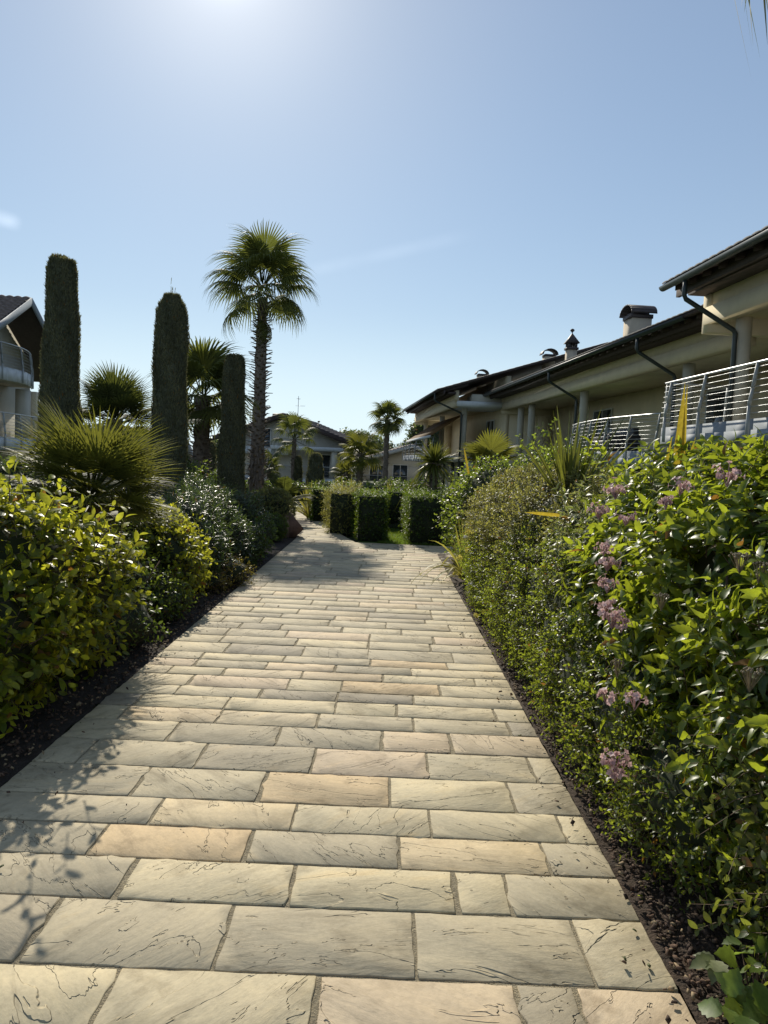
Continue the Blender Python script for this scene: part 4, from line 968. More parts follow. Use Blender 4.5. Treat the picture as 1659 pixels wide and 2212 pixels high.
def trunk(o, h, r0, r1, seed, stubs=0, z0=0, skirt=0, lean=(0, 0), sl=.14, m=None):
    rng = np.random.RandomState(seed); g = Geo(); n = 26; na = 16; vs = []; fs = []
    for i in range(n):
        t = i / (n - 1); r = r0 + (r1 - r0) * t
        for k in range(na):
            a = 6.2832 * k / na; rr = r * (1 + .10 * math.sin(k * 2.4 * 3 + i * 2.1) + rng.normal(0, .05))
            vs.append((rr * math.cos(a) + lean[0] * t, rr * math.sin(a) + lean[1] * t, h * t))
    for i in range(n - 1):
        for k in range(na): fs.append((i*na+k, i*na+(k+1)%na, (i+1)*na+(k+1)%na, (i+1)*na+k))
    g.add(vs, fs)
    for i in range(stubs):       # sawn leaf bases in a spiral
        t = z0 + (1 - z0) * (i + .5) / stubs; a = i * 2.39996 + rng.normal(0, .12); r = (r0 + (r1 - r0) * t) * .85
        L = sl * rng.uniform(.55, 1.15) * (1 + .0 * t); w = .022; e = rng.uniform(.15, .75)
        d = Vector((math.cos(a) * math.cos(e), math.sin(a) * math.cos(e), math.sin(e))); s = Vector((-math.sin(a), math.cos(a), 0)); u = d.cross(s)
        c = Vector((math.cos(a) * r + lean[0] * t, math.sin(a) * r + lean[1] * t, h * t - .05)); q = c + d * (L + r * .15) ; q.z -= L * .12
        g.hexa([tuple(c - s*w*1.8 - u*.012), tuple(c + s*w*1.8 - u*.012), tuple(c + s*w*1.8 + u*.012), tuple(c - s*w*1.8 + u*.012), tuple(q - s*w - u*.007), tuple(q + s*w - u*.007), tuple(q + s*w + u*.007), tuple(q - s*w + u*.007)])
    for i in range(skirt):       # hanging dry fibre and old bases near the foot
        t = rng.rand() * .3; a = rng.rand() * 6.28; r = (r0 + (r1 - r0) * t); c = Vector((math.cos(a) * r * .9, math.sin(a) * r * .9, h * t + .1))
        d = Vector((math.cos(a) * .5, math.sin(a) * .5, -1)).normalized() * rng.uniform(.15, .4); s = Vector((-math.sin(a), math.cos(a), 0)) * .03
        g.add([tuple(c - s), tuple(c + s), tuple(c + d + s * .3), tuple(c + d - s * .3)], [(0, 1, 2, 3)])
    return g.build('trunk', m or M_ptrunk, o, smooth=False)

PG = 'palms standing over the garden'
# tall fan palm
b = P(556, 1000, 21.5); X0, Y0 = b.x, b.y; cz = P(566, 624, 21.5); hh = cz.z
t_ = thing('palm_tree', 'tallest fan palm with a bristly trunk between two cypresses and the far house', 'tree', (X0, Y0, 0), 0, PG)
trunk(t_, hh - .25, .21, .13, 201, 300, .12, 160, lean=(0, 0), sl=.20)
FM = [fan_mesh('fan_leaf', M_frond, .95, .92, 40, 140, .22, .75, .5, .35, .30, s) for s in (1, 2, 3)]
palm_crown(t_, FM, hh, 30, 11, 88, -24, .07, .45, p=.95, sc=.82)
frond(t_, FM[0], (0, 0, hh - .5), 4.4, rad(-70), 0, .62)
# medium palm behind the second cypress
b = P(434, 1000, 17.5); cz = P(443, 858, 17.5); t_ = thing('palm_tree', 'shorter shaggy fan palm with pale backlit leaves between the two right hand cypresses', 'tree', (b.x, b.y, 0), 0, PG)
trunk(t_, cz.z, .22, .16, 202, 150, .15, 130, sl=.13)
FM2 = [fan_mesh('fan_leaf', M_frond, .55, .85, 36, 135, .12, .5, .5, .4, .18, s) for s in (4, 5)]
palm_crown(t_, FM2, cz.z, 20, 12, 85, -40, .06, .3, p=.9, sc=.95)
frond(t_, FM2[0], (0, 0, cz.z), math.pi + .15, rad(80), .05, 1.05)
# dark fan palm left
b = P(246, 1000, 14.0); cz = P(243, 905, 14.0); t_ = thing('palm_tree', 'dark spiky fan palm just right of the leftmost cypress', 'tree', (b.x, b.y, 0), 0, PG)
trunk(t_, cz.z, .16, .13, 203, 60, .3, 60)
FM3 = [fan_mesh('fan_leaf', M_fronddk, .36, .58, 34, 120, .02, .15, .42, .45, .05, s) for s in (6, 7)]
palm_crown(t_, FM3, cz.z, 24, 13, 85, 0, .05, .2)
frond(t_, fan_mesh('fan_leaf', M_fronddk, 1.15, .5, 26, 100, .05, .3, .4, .4, .1, 8, .02), (0.05, 0, cz.z - .45), -1.45, rad(22), .2, 1.0)
# low bushy fan palm in the left foreground
b = P(195, 1000, 6.3); t_ = thing('fan_palm', 'low bushy fan palm with stiff spiky leaves behind the yellow green shrub', 'palm', (b.x, b.y, 0))
trunk(t_, 1.02, .14, .12, 204, 120, .3, 60, sl=.10, m=M_pfibre)
FM4 = [fan_mesh('fan_leaf', M_frondy, .30, .52, 30, 105, .03, .16, .35, .5, .06, s, .010, .8) for s in (9, 10, 11)]
palm_crown(t_, FM4, 1.12, 44, 14, 72, -20, .05, .18, sc=.98, p=.9)
# far palms
def far_palm(label, px, Y, cpy, R, seed, tr, n=18, el0=85, el1=-40, m=None, pet=.5, stubs=40, droop=.15, tip=.5, half=140, name='palm_tree'):
    b = P(px, 1000, Y); cz = P(px, cpy, Y).z
    t_ = thing(name, label, 'tree', (b.x, b.y, 0), 0, PG); trunk(t_, cz, tr * 1.15, tr, seed, stubs, .4, 20, sl=.12)
    fm = [fan_mesh('fan_leaf', m or M_frond, pet * R, (1 - pet * .5) * R * .8, 24, half, droop, tip, .5, .4, .2, s) for s in (seed, seed + 1)]
    palm_crown(t_, fm, cz, n, seed, el0, el1, .05, .2); return t_
far_palm('slim far palm with drooping leaves in front of the far house', 634, 36, 948, 1.05, 210, .10, 16, 88, -30, tip=.9, pet=.7)
far_palm('far palm with a round head on a bare trunk standing out against the sky', 833, 38, 905, .92, 220, .12, 24, 88, -50, tip=.6)
far_palm('short bushy palm with bright backlit leaves left of the round headed far palm', 778, 25, 980, .72, 230, .10, 18, 80, -35, m=M_frondy)
far_palm('smaller shoot palm low beside the short bushy palm', 748, 25.6, 1022, .52, 235, .07, 13, 80, -30, m=M_frondy)
far_palm('dull spiky palm half hidden behind the tall palm trunk', 582, 33, 1010, .7, 238, .09, 12, 80, -30, m=M_fronddk)
# spiky ball at the right and backlit fans beside the green shrub
b = P(938, 1000, 16.2); cz = P(938, 1000, 16.2); t_ = thing('yucca_plant', 'round spiky yucca head in front of the awning', 'plant', (b.x, b.y, 0))
trunk(t_, cz.z, .10, .09, 240, 40, .3, 30); g = Geo(); rng = np.random.RandomState(241)
blades(g, rng, (0, 0, cz.z), 200, .55, .035, 1.1, droop=.12, n_st=5, rise=.45)
blades(g, rng, (0, 0, cz.z), 90, .6, .035, 1.2, droop=.5, n_st=5, rise=-.35); g.build('leaves', M_phg, t_)
b = P(1058, 1000, 12.9); cz = P(1058, 985, 12.9); t_ = thing('fan_palm', 'bright backlit fan palm leaves showing above the green shrub at the right', 'palm', (b.x, b.y, 0))
trunk(t_, cz.z, .09, .08, 244, 30, .3, 10)
fm = [fan_mesh('fan_leaf', M_frondy, .22, .42, 30, 115, .05, .2, .6, .45, .05, s) for s in (12, 13)]
for az, el in ((math.pi + .2, 78), (math.pi - .9, 40), (math.pi + 1.1, 38), (.4, 45), (1.5, 25), (-1.7, 20), (math.pi - 1.7, 12)): frond(t_, fm[0], (0, 0, cz.z - .12), az, rad(el), 0, 1.0)
# palm outside the right edge of the picture; only hanging leaf tips reach into view
b = P(1900, 1000, 6.0); t_ = thing('palm_tree', 'palm beyond the right edge whose leaf tips hang into the top right corner', 'tree', (b.x + .3, b.y, 0), 0, PG)
c_ = P(1655, 40, 5.0); crown = Vector((b.x + .3, b.y, c_.z + 2.33))
trunk(t_, crown.z, .2, .15, 250, 90, .2, 40)
FM5 = [fan_mesh('fan_leaf', M_frond, .9, .9, 28, 130, .18, .9, .5, .35, .5, s) for s in (14, 15)]
palm_crown(t_, FM5, crown.z, 16, 16, 85, -15, .06, .3)
tipf = frond(t_, FM5[0], (0, 0, 0), 0, 0, 0, 1.0)
tipf.matrix_parent_inverse.identity()
# aim this leaf so that its tips hang at the measured spot
def hang(f, crown_local, target, root):
    v = Vector(target) - (Vector(root) + Vector(crown_local)); az = math.atan2(-v.x, v.y); hor = math.hypot(v.x, v.y)
    f.location = crown_local; f.rotation_euler = (Matrix.Rotation(az, 3, 'Z') @ Matrix.Rotation(rad(-22), 3, 'X')).to_euler()
    f.scale = (hor / 1.45,) * 3
hang(tipf, (0, 0, crown.z - .02), P(1690, 10, 5.0), (b.x + .3, b.y, 0))

# cycad with arching feathered leaves
b = P(612, 1085, 17.8); t_ = thing('cycad_plant', 'dark cycad with arching feathered leaves at the foot of the tall palm', 'plant', (b.x, b.y, 0))
trunk(t_, .35, .12, .12, 260, 20, .3, 0, sl=.06)
rng = np.random.RandomState(262)
def feather(m, L, seed):
    g = Geo(); r = np.random.RandomState(seed); n = 34
    t = np.linspace(.12, 1, n); p = np.c_[np.zeros(n), t * L * (1 - .1 * t), .5 * t * L * (1 - 1.15 * t)]
    g.tube([tuple(q) for q in np.r_[[[0, 0, 0]], p]], .006, 4)
    for s in (-1, 1):
        scatter(g, LANCE, p, np.c_[np.full(n, s), np.full(n, .55), np.full(n, .25)], np.tile([0, -.3, 1.], (n, 1)), .17 * np.sin(np.pi * np.clip(t, .1, .97)) + .04, r.rand(n) * .6 + .2, .9)
    return g.mesh('feather_leaf', m)
fe = [feather(M_fronddk, .95, 1), feather(M_fronddk, .85, 2)]
for i in range(22): frond(t_, fe[i % 2], (0, 0, .36), i * 2.39996, rad(65 - 62 * i / 22), 0, rng.uniform(.85, 1.1))

# broadleaf trees far behind
M_tree = leafmat('far_tree_leaf', (0.03, 0.05, 0.02), (0.06, 0.085, 0.035), (0.10, 0.125, 0.05), (0.28, 0.34, 0.09), 0.4, 0.5)
TG = 'broadleaf trees behind the houses'
def tree(label, px, Y, top, w, seed, n=1800, ll=.34, lobes=7):
    b = P(px, 1000, Y); zt = P(px, top, Y).z; R = w * Y / 1660 / 2; rng = np.random.RandomState(seed)
    o = thing('broadleaf_tree', label, 'tree', (b.x, b.y, 0), 0, TG)
    ells = []
    for i in range(lobes):
        a = rng.rand() * 6.28; q = rng.rand() ** .5 * .6; zc = zt * rng.uniform(.45, .80)
        r = R * rng.uniform(.38, .62); ells.append((math.cos(a) * R * q, math.sin(a) * R * q, zc, r, r, r * .85))
    ells.append((0, 0, zt * .8, R * .5, R * .5, zt * .2))
    g = Geo(); p, nn = blob_points(rng, ells, n, .8, (.5, 1.05), .25, seed)
    d = nn + rng.normal(0, .6, p.shape); shoots(g, rng, p, d, ll * 2.2, 4, ll, OVAL_LO, False, 75, 40, .2, 1.3, 0, None)
    g.build('crown', M_tree, o)
    gt = Geo(); gt.tube([(0, 0, -.1), (0, 0, zt * .3), (.1, 0, zt * .6)], [R * .09, R * .07, R * .03], 8)
    for e in ells[:5]: gt.tube([(0, 0, zt * .35), (e[0] * .6, e[1] * .6, e[2] * .8), e[:3]], [R * .05, R * .03, R * .015], 6)
    gt.build('trunk', M_bark_t, o)
for i, (px, Y, top, w, lab) in enumerate([(762, 85, 934, 120, 'broad rounded tree behind the right end of the far house'), (715, 95, 960, 70, 'lower tree just right of the far chimney'),
        (828, 95, 962, 100, 'loose pale tree behind the round headed far palm'), (885, 90, 955, 70, 'tree behind the awning left of the terrace'), (930, 75, 905, 90, 'tall loose tree showing under the far terrace roof'),
        (205, 60, 940, 150, 'tree low behind the leftmost cypress'), (60, 55, 960, 160, 'tree behind the left house'), (330, 65, 965, 130, 'tree behind the second cypress'), (475, 70, 962, 120, 'tree behind the shortest near cypress')]):
    tree(lab, px, Y, top, w, 300 + i)
SG = 'bushes closing the far end of the garden'
for i, (px, Y, top, w, lab) in enumerate([(40, 17, 985, 200, 'bushy dark mass below the left house'), (300, 19, 1010, 150, 'dark bush left of the second cypress foot'), (425, 20, 1015, 110, 'dark bush at the foot of the shaggy palm'),
        (540, 24, 1035, 120, 'dark bush behind the shortest near cypress'), (610, 27, 1040, 110, 'low bush behind the cycad'), (720, 30, 1043, 130, 'low bush before the far house corner'), (860, 27, 1040, 140, 'low bush behind the round headed palm'), (915, 22, 1035, 90, 'bush behind the round spiky yucca')]):
    b = P(px, 1000, Y); zt = P(px, top, Y).z; R = w * Y / 1660 / 2
    shrub('bush', lab, [(b.x, b.y, zt * .45, R, R * .6, zt * .58), (b.x + R * .4, b.y + .3, zt * .4, R * .7, R * .6, zt * .55)], 700, .3, 5, .10, OVAL_LO, M_dkleaf, 330 + i, amp=.25, tint=.15, group=SG, opp=False)

# ================================================================== buildings
M_cream = plain('cream_render', (0.66, 0.57, 0.40), 0.9, var=0.10, scale=2, bump=0.15, bscale=90)
M_greyr = plain('grey_cream_render', (0.50, 0.47, 0.39), 0.9, var=0.10, scale=2, bump=0.15, bscale=90)
M_slabw = plain('white_concrete', (0.60, 0.62, 0.62), 0.8, var=0.08, scale=3)
M_gut = plain('dark_green_metal', (0.030, 0.040, 0.038), 0.42, var=0.2, scale=5)
M_wood = plain('dark_wood', (0.06, 0.043, 0.037), 0.8, var=0.35, scale=10, bump=.5, bscale=20)
M_steel = plain('steel_rail', (0.40, 0.41, 0.41), 0.4, metal=0.7, var=0.06)
M_fasc = plain('fascia_grey', (0.24, 0.265, 0.29), 0.7, var=0.06)
M_post = plain('grey_painted_post', (0.36, 0.38, 0.38), 0.5, var=0.08)
M_frame = plain('white_frame', (0.62, 0.62, 0.58), 0.5, var=0.06)
M_chim = plain('chimney_render', (0.50, 0.42, 0.32), 0.9, var=0.1)
M_cowl = plain('dark_cowl', (0.06, 0.045, 0.042), 0.6, var=0.3)
M_dark = plain('dark_interior', (0.02, 0.02, 0.02), 0.9)
M_rattan = plain('dark_rattan', (0.03, 0.028, 0.03), 0.6, var=0.3, scale=40)
M_awn = leafmat('awning_cloth', (0.6, 0.58, 0.52), (0.66, 0.64, 0.58), (0.7, 0.68, 0.62), (0.75, 0.68, 0.5), 0.45, 0.8)
def glass():
    m, t, b = mat('window_glass'); b.inputs['Base Color'].default_value = (0.03, 0.04, 0.045, 1); b.inputs['Roughness'].default_value = 0.06
    b.inputs['Specular IOR Level'].default_value = 0.8
    n = noise(t, 0.8, 2); bp = N(t, 'ShaderNodeBump'); bp.inputs['Strength'].default_value = 0.03; t.links.new(n.outputs[0], bp.inputs['Height']); t.links.new(bp.outputs[0], b.inputs['Normal'])
    return m
M_glass = glass()
def tile_mat(name, c):
    m, t, b = mat(name); g_ = N(t, 'ShaderNodeTexCoord')
    n = noise(t, 6, 5, .6, g_.outputs['Object']); r = ramp(t, n.outputs[0], [(.3, tuple(x * .6 for x in c)), (.7, tuple(x * 1.3 for x in c))])
    t.links.new(r.outputs[0], b.inputs['Base Color']); b.inputs['Roughness'].default_value = .75
    return m
M_tile = tile_mat('roof_tile', (0.17, 0.13, 0.11)); M_tiledk = tile_mat('dark_roof_tile', (0.05, 0.045, 0.042))

def tiled(g, o, u, v, nu, nv, th=.05):
    """rows of rounded roof tiles over the parallelogram o, o+u, o+u+v (v up the slope)"""
    o, u, v = Vector(o), Vector(u), Vector(v); nn = u.cross(v).normalized()
    if nn.z < 0: nn = -nn
    for j in range(nv):
        vs = []; fs = []; K = nu * 4
        for r_, (t0, lift) in enumerate(((j / nv - .01, th), ((j + 1) / nv, .012))):
            for k in range(K + 1):
                a = k / K; h = abs(math.sin(math.pi * a * nu)) * th * .9
                vs.append(tuple(o + u * a + v * t0 + nn * (h + lift)))
        for k in range(K): fs.append((k, k + 1, K + 2 + k, K + 1 + k))
        w = len(vs)
        for k in range(K + 1): vs.append(tuple(o + u * (k / K) + v * (j / nv - .01) + nn * .0))
        for k in range(K): fs.append((w + k, w + k + 1, k + 1, k))
        g.add(vs, fs)

def railing(root, pts, z, h=1.0, nr=8, post_every=1.25, lean=.12, over=0.0, out=None):
    """rail parts along a polyline: sloped posts, thin horizontals and a handrail"""
    rail = thing_part('railing', root)
    pts = [Vector((p[0], p[1], 0)) for p in pts]
    segs = [(pts[i + 1] - pts[i]).length for i in range(len(pts) - 1)]; tot = sum(segs)
    def at(s):
        for i, L in enumerate(segs):
            if s <= L or i == len(segs) - 1:
                d = (pts[i + 1] - pts[i]).normalized(); return pts[i] + d * s, Vector((d.y, -d.x, 0))
            s -= L
    sgn = 1 if out is None else out
    def off(k): return lean * sgn * (1 - k) if k > .35 else lean * sgn * .65
    g = Geo()
    for q in range(nr):
        k = .12 + .80 * q / (nr - 1) ; line = []
        for s in np.linspace(0, tot, max(2, int(tot / .45))):
            p, n_ = at(s); line.append(p + n_ * (lean * sgn * (.9 - k)) + Vector((0, 0, z + h * k)))
        g.tube(line, .0055, 6)
    g.build('railing', M_steel, None).parent = root
    rl = root.children[-1] if False else [c for c in root.children if c.name.startswith('railing')][-1]
    gh = Geo(); line = []
    for s in np.linspace(0, tot, max(2, int(tot / .45))):
        p, n_ = at(s); line.append(p + n_ * (lean * sgn * -.1) + Vector((0, 0, z + h)))
    gh.tube(line, .024, 8); gh.build('handrail', M_steel, rl)
    npst = max(2, int(round(tot / post_every)) + 1)
    for i in range(npst):
        s = min(tot - .02, max(.02 + over, tot * i / (npst - 1))) if i else .02 + over
        p, n_ = at(s); t_ = Vector((n_.y, -n_.x, 0)) * .012; gp = Geo()
        prof = [(.98, -.30), (.98, .25), (.55, .55), (-.05, .985)]
        for (a0, k0), (a1, k1) in zip(prof[:-1], prof[1:]):
            c0 = p + n_ * (lean * sgn * a0) + Vector((0, 0, z + h * k0)); c1 = p + n_ * (lean * sgn * a1) + Vector((0, 0, z + h * k1)); d = n_ * .032
            gp.hexa([tuple(c0 - d - t_), tuple(c0 + d - t_), tuple(c0 + d + t_), tuple(c0 - d + t_), tuple(c1 - d * .8 - t_), tuple(c1 + d * .8 - t_), tuple(c1 + d * .8 + t_), tuple(c1 - d * .8 + t_)])
        gp.build('post', M_post, rl)
    return rl
def thing_part(n, r): return None

def glass_door(root, c, wdir, w, h, n=2):
    """framed sliding door standing at c, spreading along wdir"""
    g = Geo(); d = Vector(wdir).normalized(); nn = Vector((-d.y, d.x, 0)); c = Vector(c); f = .06
    def bar(a, b, z0, z1):
        g.hexa([tuple(c + d*a - nn*.03 + Vector((0,0,z0))), tuple(c + d*b - nn*.03 + Vector((0,0,z0))), tuple(c + d*b + nn*.03 + Vector((0,0,z0))), tuple(c + d*a + nn*.03 + Vector((0,0,z0))),
                tuple(c + d*a - nn*.03 + Vector((0,0,z1))), tuple(c + d*b - nn*.03 + Vector((0,0,z1))), tuple(c + d*b + nn*.03 + Vector((0,0,z1))), tuple(c + d*a + nn*.03 + Vector((0,0,z1)))])
    bar(0, w, 0, f); bar(0, w, h - f, h)
    for i in range(n + 1): a = (w - f) * i / n; bar(a, a + f, f, h - f)
    fr = g.build('glass_door', M_frame, root)
    for i in range(n):
        a0 = (w - f) * i / n + f; a1 = (w - f) * (i + 1) / n; gp = Geo()
        gp.hexa([tuple(c + d*a0 - nn*.008 + Vector((0,0,f))), tuple(c + d*a1 - nn*.008 + Vector((0,0,f))), tuple(c + d*a1 + nn*.008 + Vector((0,0,f))), tuple(c + d*a0 + nn*.008 + Vector((0,0,f))),
                 tuple(c + d*a0 - nn*.008 + Vector((0,0,h-f))), tuple(c + d*a1 - nn*.008 + Vector((0,0,h-f))), tuple(c + d*a1 + nn*.008 + Vector((0,0,h-f))), tuple(c + d*a0 + nn*.008 + Vector((0,0,h-f)))])
        gp.build('pane', M_glass, fr)
    return fr

def chimney(root, x, y, z0, z1, w, d, kind, cs=1.0):
    g = Geo(); g.box((x - w/2, y - d/2, z0), (x + w/2, y + d/2, z1)); ch = g.build('chimney', M_chim, root); c = Geo()
    if kind == 'barrel':
        c.box((x - w/2 - .03, y - d/2 - .03, z1), (x + w/2 + .03, y + d/2 + .03, z1 + .13))
        n = 10; R = d * .72; top = [(x - w*.66, y + R * math.cos(math.pi * k / n), z1 + .14 + R * .62 * math.sin(math.pi * k / n)) for k in range(n + 1)]
        ins = [(x - w*.66, y + R * .93 * math.cos(math.pi * k / n), z1 + .14 + R * .55 * math.sin(math.pi * k / n)) for k in range(n + 1)][::-1]
        for k in range(n):
            q = [top[k], top[k+1], ins[n-k-1], ins[n-k]]; c.prism(q, (w * 1.32, 0, 0))
        c.box((x - w*.45, y - d*.3, z1 + .13), (x + w*.45, y + d*.3, z1 + .2))
    elif kind == 'arch':
        c.box((x - w/2 - .02, y - d/2 - .02, z1), (x + w/2 + .02, y + d/2 + .02, z1 + .12))
        n = 8; R = w * .8
        for k in range(n):
            a, b_ = math.pi * k / n, math.pi * (k + 1) / n
            q = [(x + R*math.cos(a), y - d*.6, z1 + .1 + R*.75*math.sin(a)), (x + R*math.cos(b_), y - d*.6, z1 + .1 + R*.75*math.sin(b_)), (x + R*.92*math.cos(b_), y - d*.6, z1 + .1 + R*.66*math.sin(b_)), (x + R*.92*math.cos(a), y - d*.6, z1 + .1 + R*.66*math.sin(a))]
            c.prism(q, (0, d * 1.2, 0))
    else:
        c.box((x - w/2 - .05, y - d/2 - .05, z1), (x + w/2 + .05, y + d/2 + .05, z1 + .13))
        for sx in (-1, 1):
            for sy in (-1, 1): c.box((x + sx*w*.38 - .05, y + sy*d*.38 - .05, z1 + .13), (x + sx*w*.38 + .05, y + sy*d*.38 + .05, z1 + .38))
        c.box((x - w*.08, y - d*.08, z1 + .13), (x + w*.08, y + d*.08, z1 + .38))
        a = w * .72; c.add([(x-a, y-a, z1+.38), (x+a, y-a, z1+.38), (x+a, y+a, z1+.38), (x-a, y+a, z1+.38), (x, y, z1+1.02)], [(0,3,2,1), (0,1,4), (1,2,4), (2,3,4), (3,0,4)])
        c.lathe([(.02, 0), (.03, .06), (.075, .1), (.1, .16), (.075, .23), (.01, .26)], (x, y, z1 + 1.0), 10)
    for q in c.v: q[:, 2] = z1 + (q[:, 2] - z1) * cs
    c.build('chimney_cap', M_cowl, ch)

def terrace(name, label, A, B, H, floor, pipes, cols, doors, rail, endwall=True, chims=(), back=3.7, depth=7.0, gut_in=(0.0, 0.0), low=True, roofx=0.0, near_over=.5, colx=1.35, pitch=18.0, nr=8, pe=1.35):
    """house of the terrace; A far end and B near end of the eave (world xy). Local: x inward from the eave, y away from camera"""
    A, B = Vector((*A, 0)), Vector((*B, 0)); d = (A - B); L = d.length; rz = math.atan2(-d.x, d.y)
    R = thing(name, label, 'house', tuple(B), rz, 'cream houses of the terrace on the right'); tp = math.tan(rad(pitch))
    y0, y1 = -near_over, L
    # gutter and fascia
    g = Geo(); n = 8; prof = [(.09 * math.cos(math.pi + math.pi * k / n) , .09 * math.sin(math.pi + math.pi * k / n)) for k in range(n + 1)]
    prof += [(p[0] * .86, p[1] * .86) for p in prof[::-1]]
    g.prism([(px_, 0 + gut_in[0], H + pz) for px_, pz in prof], (0, L - gut_in[0], 0)); g.build('gutter', M_gut, R)
    # roof: dark boarded underside with tiles above
    g = Geo(); zc = lambda x: H + .03 + tp * x
    g.hexa([(.0, y0, zc(0) - .07), (depth, y0, zc(depth) - .07), (depth, y1, zc(depth) - .07), (.0, y1, zc(0) - .07), (.0, y0, zc(0) + .04), (depth, y0, zc(depth) + .04), (depth, y1, zc(depth) + .04), (.0, y1, zc(0) + .04)])
    for k in range(int((y1 - y0) / .62) + 1):      # rafter tails
        yy = y0 + .12 + k * .62
        if yy + .09 > y1: break
        g.hexa([(.16, yy, zc(.16) - .20), (1.6, yy, zc(1.6) - .22), (1.6, yy + .09, zc(1.6) - .22), (.16, yy + .09, zc(.16) - .20), (.16, yy, zc(.16) - .072), (1.6, yy, zc(1.6) - .072), (1.6, yy + .09, zc(1.6) - .072), (.16, yy + .09, zc(.16) - .072)])
    g.box((.30, y0 + .02, H - .20), (.38, y1 - .02, H + .02)); g.box((.55, y0 + .05, H - .15), (.95, y1 - .05, H - .04))
    rf = g.build('roof', M_wood, R)
    gt = Geo(); tiled(gt, (.06, y0, zc(.06) + .041), (0, y1 - y0, 0), (depth - .06, 0, tp * (depth - .06)), int((y1 - y0) / .3), 22, .02); gt.build('roof_tiles', M_tiledk, rf)
    # beam in two steps, ceiling, columns
    g = Geo(); bt = H + .12
    g.box((.97, .0, H - .42), (1.20, L, bt)); g.box((.90, .15, H - .78), (1.20, L - .1, H - .42)); g.build('beam', M_cream, R)
    g = Geo(); g.box((1.205, .05, H - .62), (back, L - .05, H - .50)); g.build('ceiling', M_cream, R)
    for yc in cols:
        g = Geo(); g.lathe([(.16, floor + .01), (.16, H - .76)], (colx, yc, 0), 20); g.build('column', M_greyr, R, smooth=False)
    # rear wall with glass doors
    g = Geo(); g.box((back, .0, -.1), (back + .25, L, H + 1.0)); g.box((back + .26, .0, -.1), (depth - .4, L, H + .6))
    if endwall:
        g.box((.93, L - .31, H - .95), (back - .01, L - .01, H + .25)); g.box((2.9, L - .30, floor), (back - .005, L - .02, H - .95))
    g.build('wall', M_cream, R)
    for (yd, w, n_) in doors: glass_door(R, (back - .05, yd, floor + .01), (0, 1, 0), w, 2.15, n_)
    # balcony
    (ra, rb, bow) = rail; K = 14; ed = []
    for k in range(K + 1):
        t = k / K; y_ = ra + (rb - ra) * t; ed.append((.10 - bow * math.sin(math.pi * min(1, t * 1.0)) , y_))
    g = Geo(); 
    for k in range(K):
        (xa, ya), (xb, yb) = ed[k], ed[k + 1]
        g.hexa([(xa + .06, ya, floor - .30), (back, ya, floor - .30), (back, yb, floor - .30), (xb + .06, yb, floor - .30), (xa + .06, ya, floor), (back, ya, floor), (back, yb, floor), (xb + .06, yb, floor)])
    bal = g.build('balcony', M_greyr, R); gf = Geo()
    for k in range(K):
        (xa, ya), (xb, yb) = ed[k], ed[k + 1]
        gf.hexa([(xa, ya, floor - .34), (xa + .055, ya, floor - .34), (xb + .055, yb, floor - .34), (xb, yb, floor - .34), (xa, ya, floor + .05), (xa + .055, ya, floor + .05), (xb + .055, yb, floor + .05), (xb, yb, floor + .05)])
        gf.hexa([(xa - .035, ya, floor - .34), (xa - .002, ya, floor - .34), (xb - .002, yb, floor - .34), (xb - .035, yb, floor - .34), (xa - .035, ya, floor - .14), (xa - .002, ya, floor - .14), (xb - .002, yb, floor - .14), (xb - .035, yb, floor - .14)])
    gf.box((.10, rb + .002, floor - .34), (back, rb + .07, floor + .05))
    gf.build('fascia', M_fasc, bal)
    railing(R, [(x + .0, y_) for x, y_ in ed][::-1] , floor + .02, .98, nr, pe, .10, .28, out=1)
    if nr == 8: railing(R, [(.12, rb + .0), (1.5, rb + .0)], floor + .02, .98, 8, 1.3, .05, 0, out=-1)
    # storey below
    if low:
        g = Geo(); g.box((1.9, .0, -.1), (2.15, L, floor - .31)); lw = g.build('lower_wall', M_greyr, R)
        for yd in np.arange(1.2, L - 2, 3.2):
            gd = Geo(); gd.box((1.86, yd, 0), (1.898, yd + 1.5, 2.0)); gd.build('window', M_glass, lw)
    # downpipes
    for yp in pipes:
        g = Geo(); g.tube([(0.02, yp, H - .05), (.02, yp, H - .38), (.06, yp, H - .46), (colx - .24, yp, H - 1.03), (colx - .2, yp, H - 1.10), (colx - .2, yp, H - 1.25), (colx - .2, yp, .0 if low else floor)], .05, 10)
        g.build('downpipe', M_gut, R)
    for c in chims: chimney(R, *c)
    return R
# nearest unit: its far eave corner is measured; the rest runs back past the camera's right
D1 = Vector((-.065, 1)).normalized()
A1 = Vector((5.84, 17.0)); L1 = 13.0; B1 = A1 - D1 * L1
n1 = terrace('terraced_house', 'nearest cream terrace house with the highest eave and a white fronted balcony', A1, B1, 5.55, 2.46, [L1 - 1.05], [L1 - 1.0, L1 - 5.4], [(L1 - 3.6, 2.2, 2)], (0, L1 - .25, 0.0), depth=8, pe=1.9)
g = Geo(); g.lathe([(.012, 0), (.012, .35), (.06, .38), (.085, .46), (.06, .54), (.01, .57)], (.9, L1 - 3.4, 5.55 + .3), 10); g.build('roof_finial', M_cowl, n1)
A2 = Vector((5.04, 41.0)); B2 = Vector((7.05, 17.35)); L2_ = (A2 - B2).length
n2 = terrace('terraced_house', 'middle cream terrace house with a long stepped eave and two dark downpipes', A2, B2, 5.28, 2.05, [4.0, 12.2], [3.6, 11.9, L2_ - 4.6, L2_ - 2.6], [(4.6, 2.4, 2), (15, 2.2, 2)], (2.4, 9.3, .35),
        chims=[(1.9, 8.65, 5.4, 6.62, .66, .75, 'barrel'), (2.3, 16.75, 5.4, 6.78, .40, .40, 'spire', .74)], depth=8, gut_in=(1.2, 0))
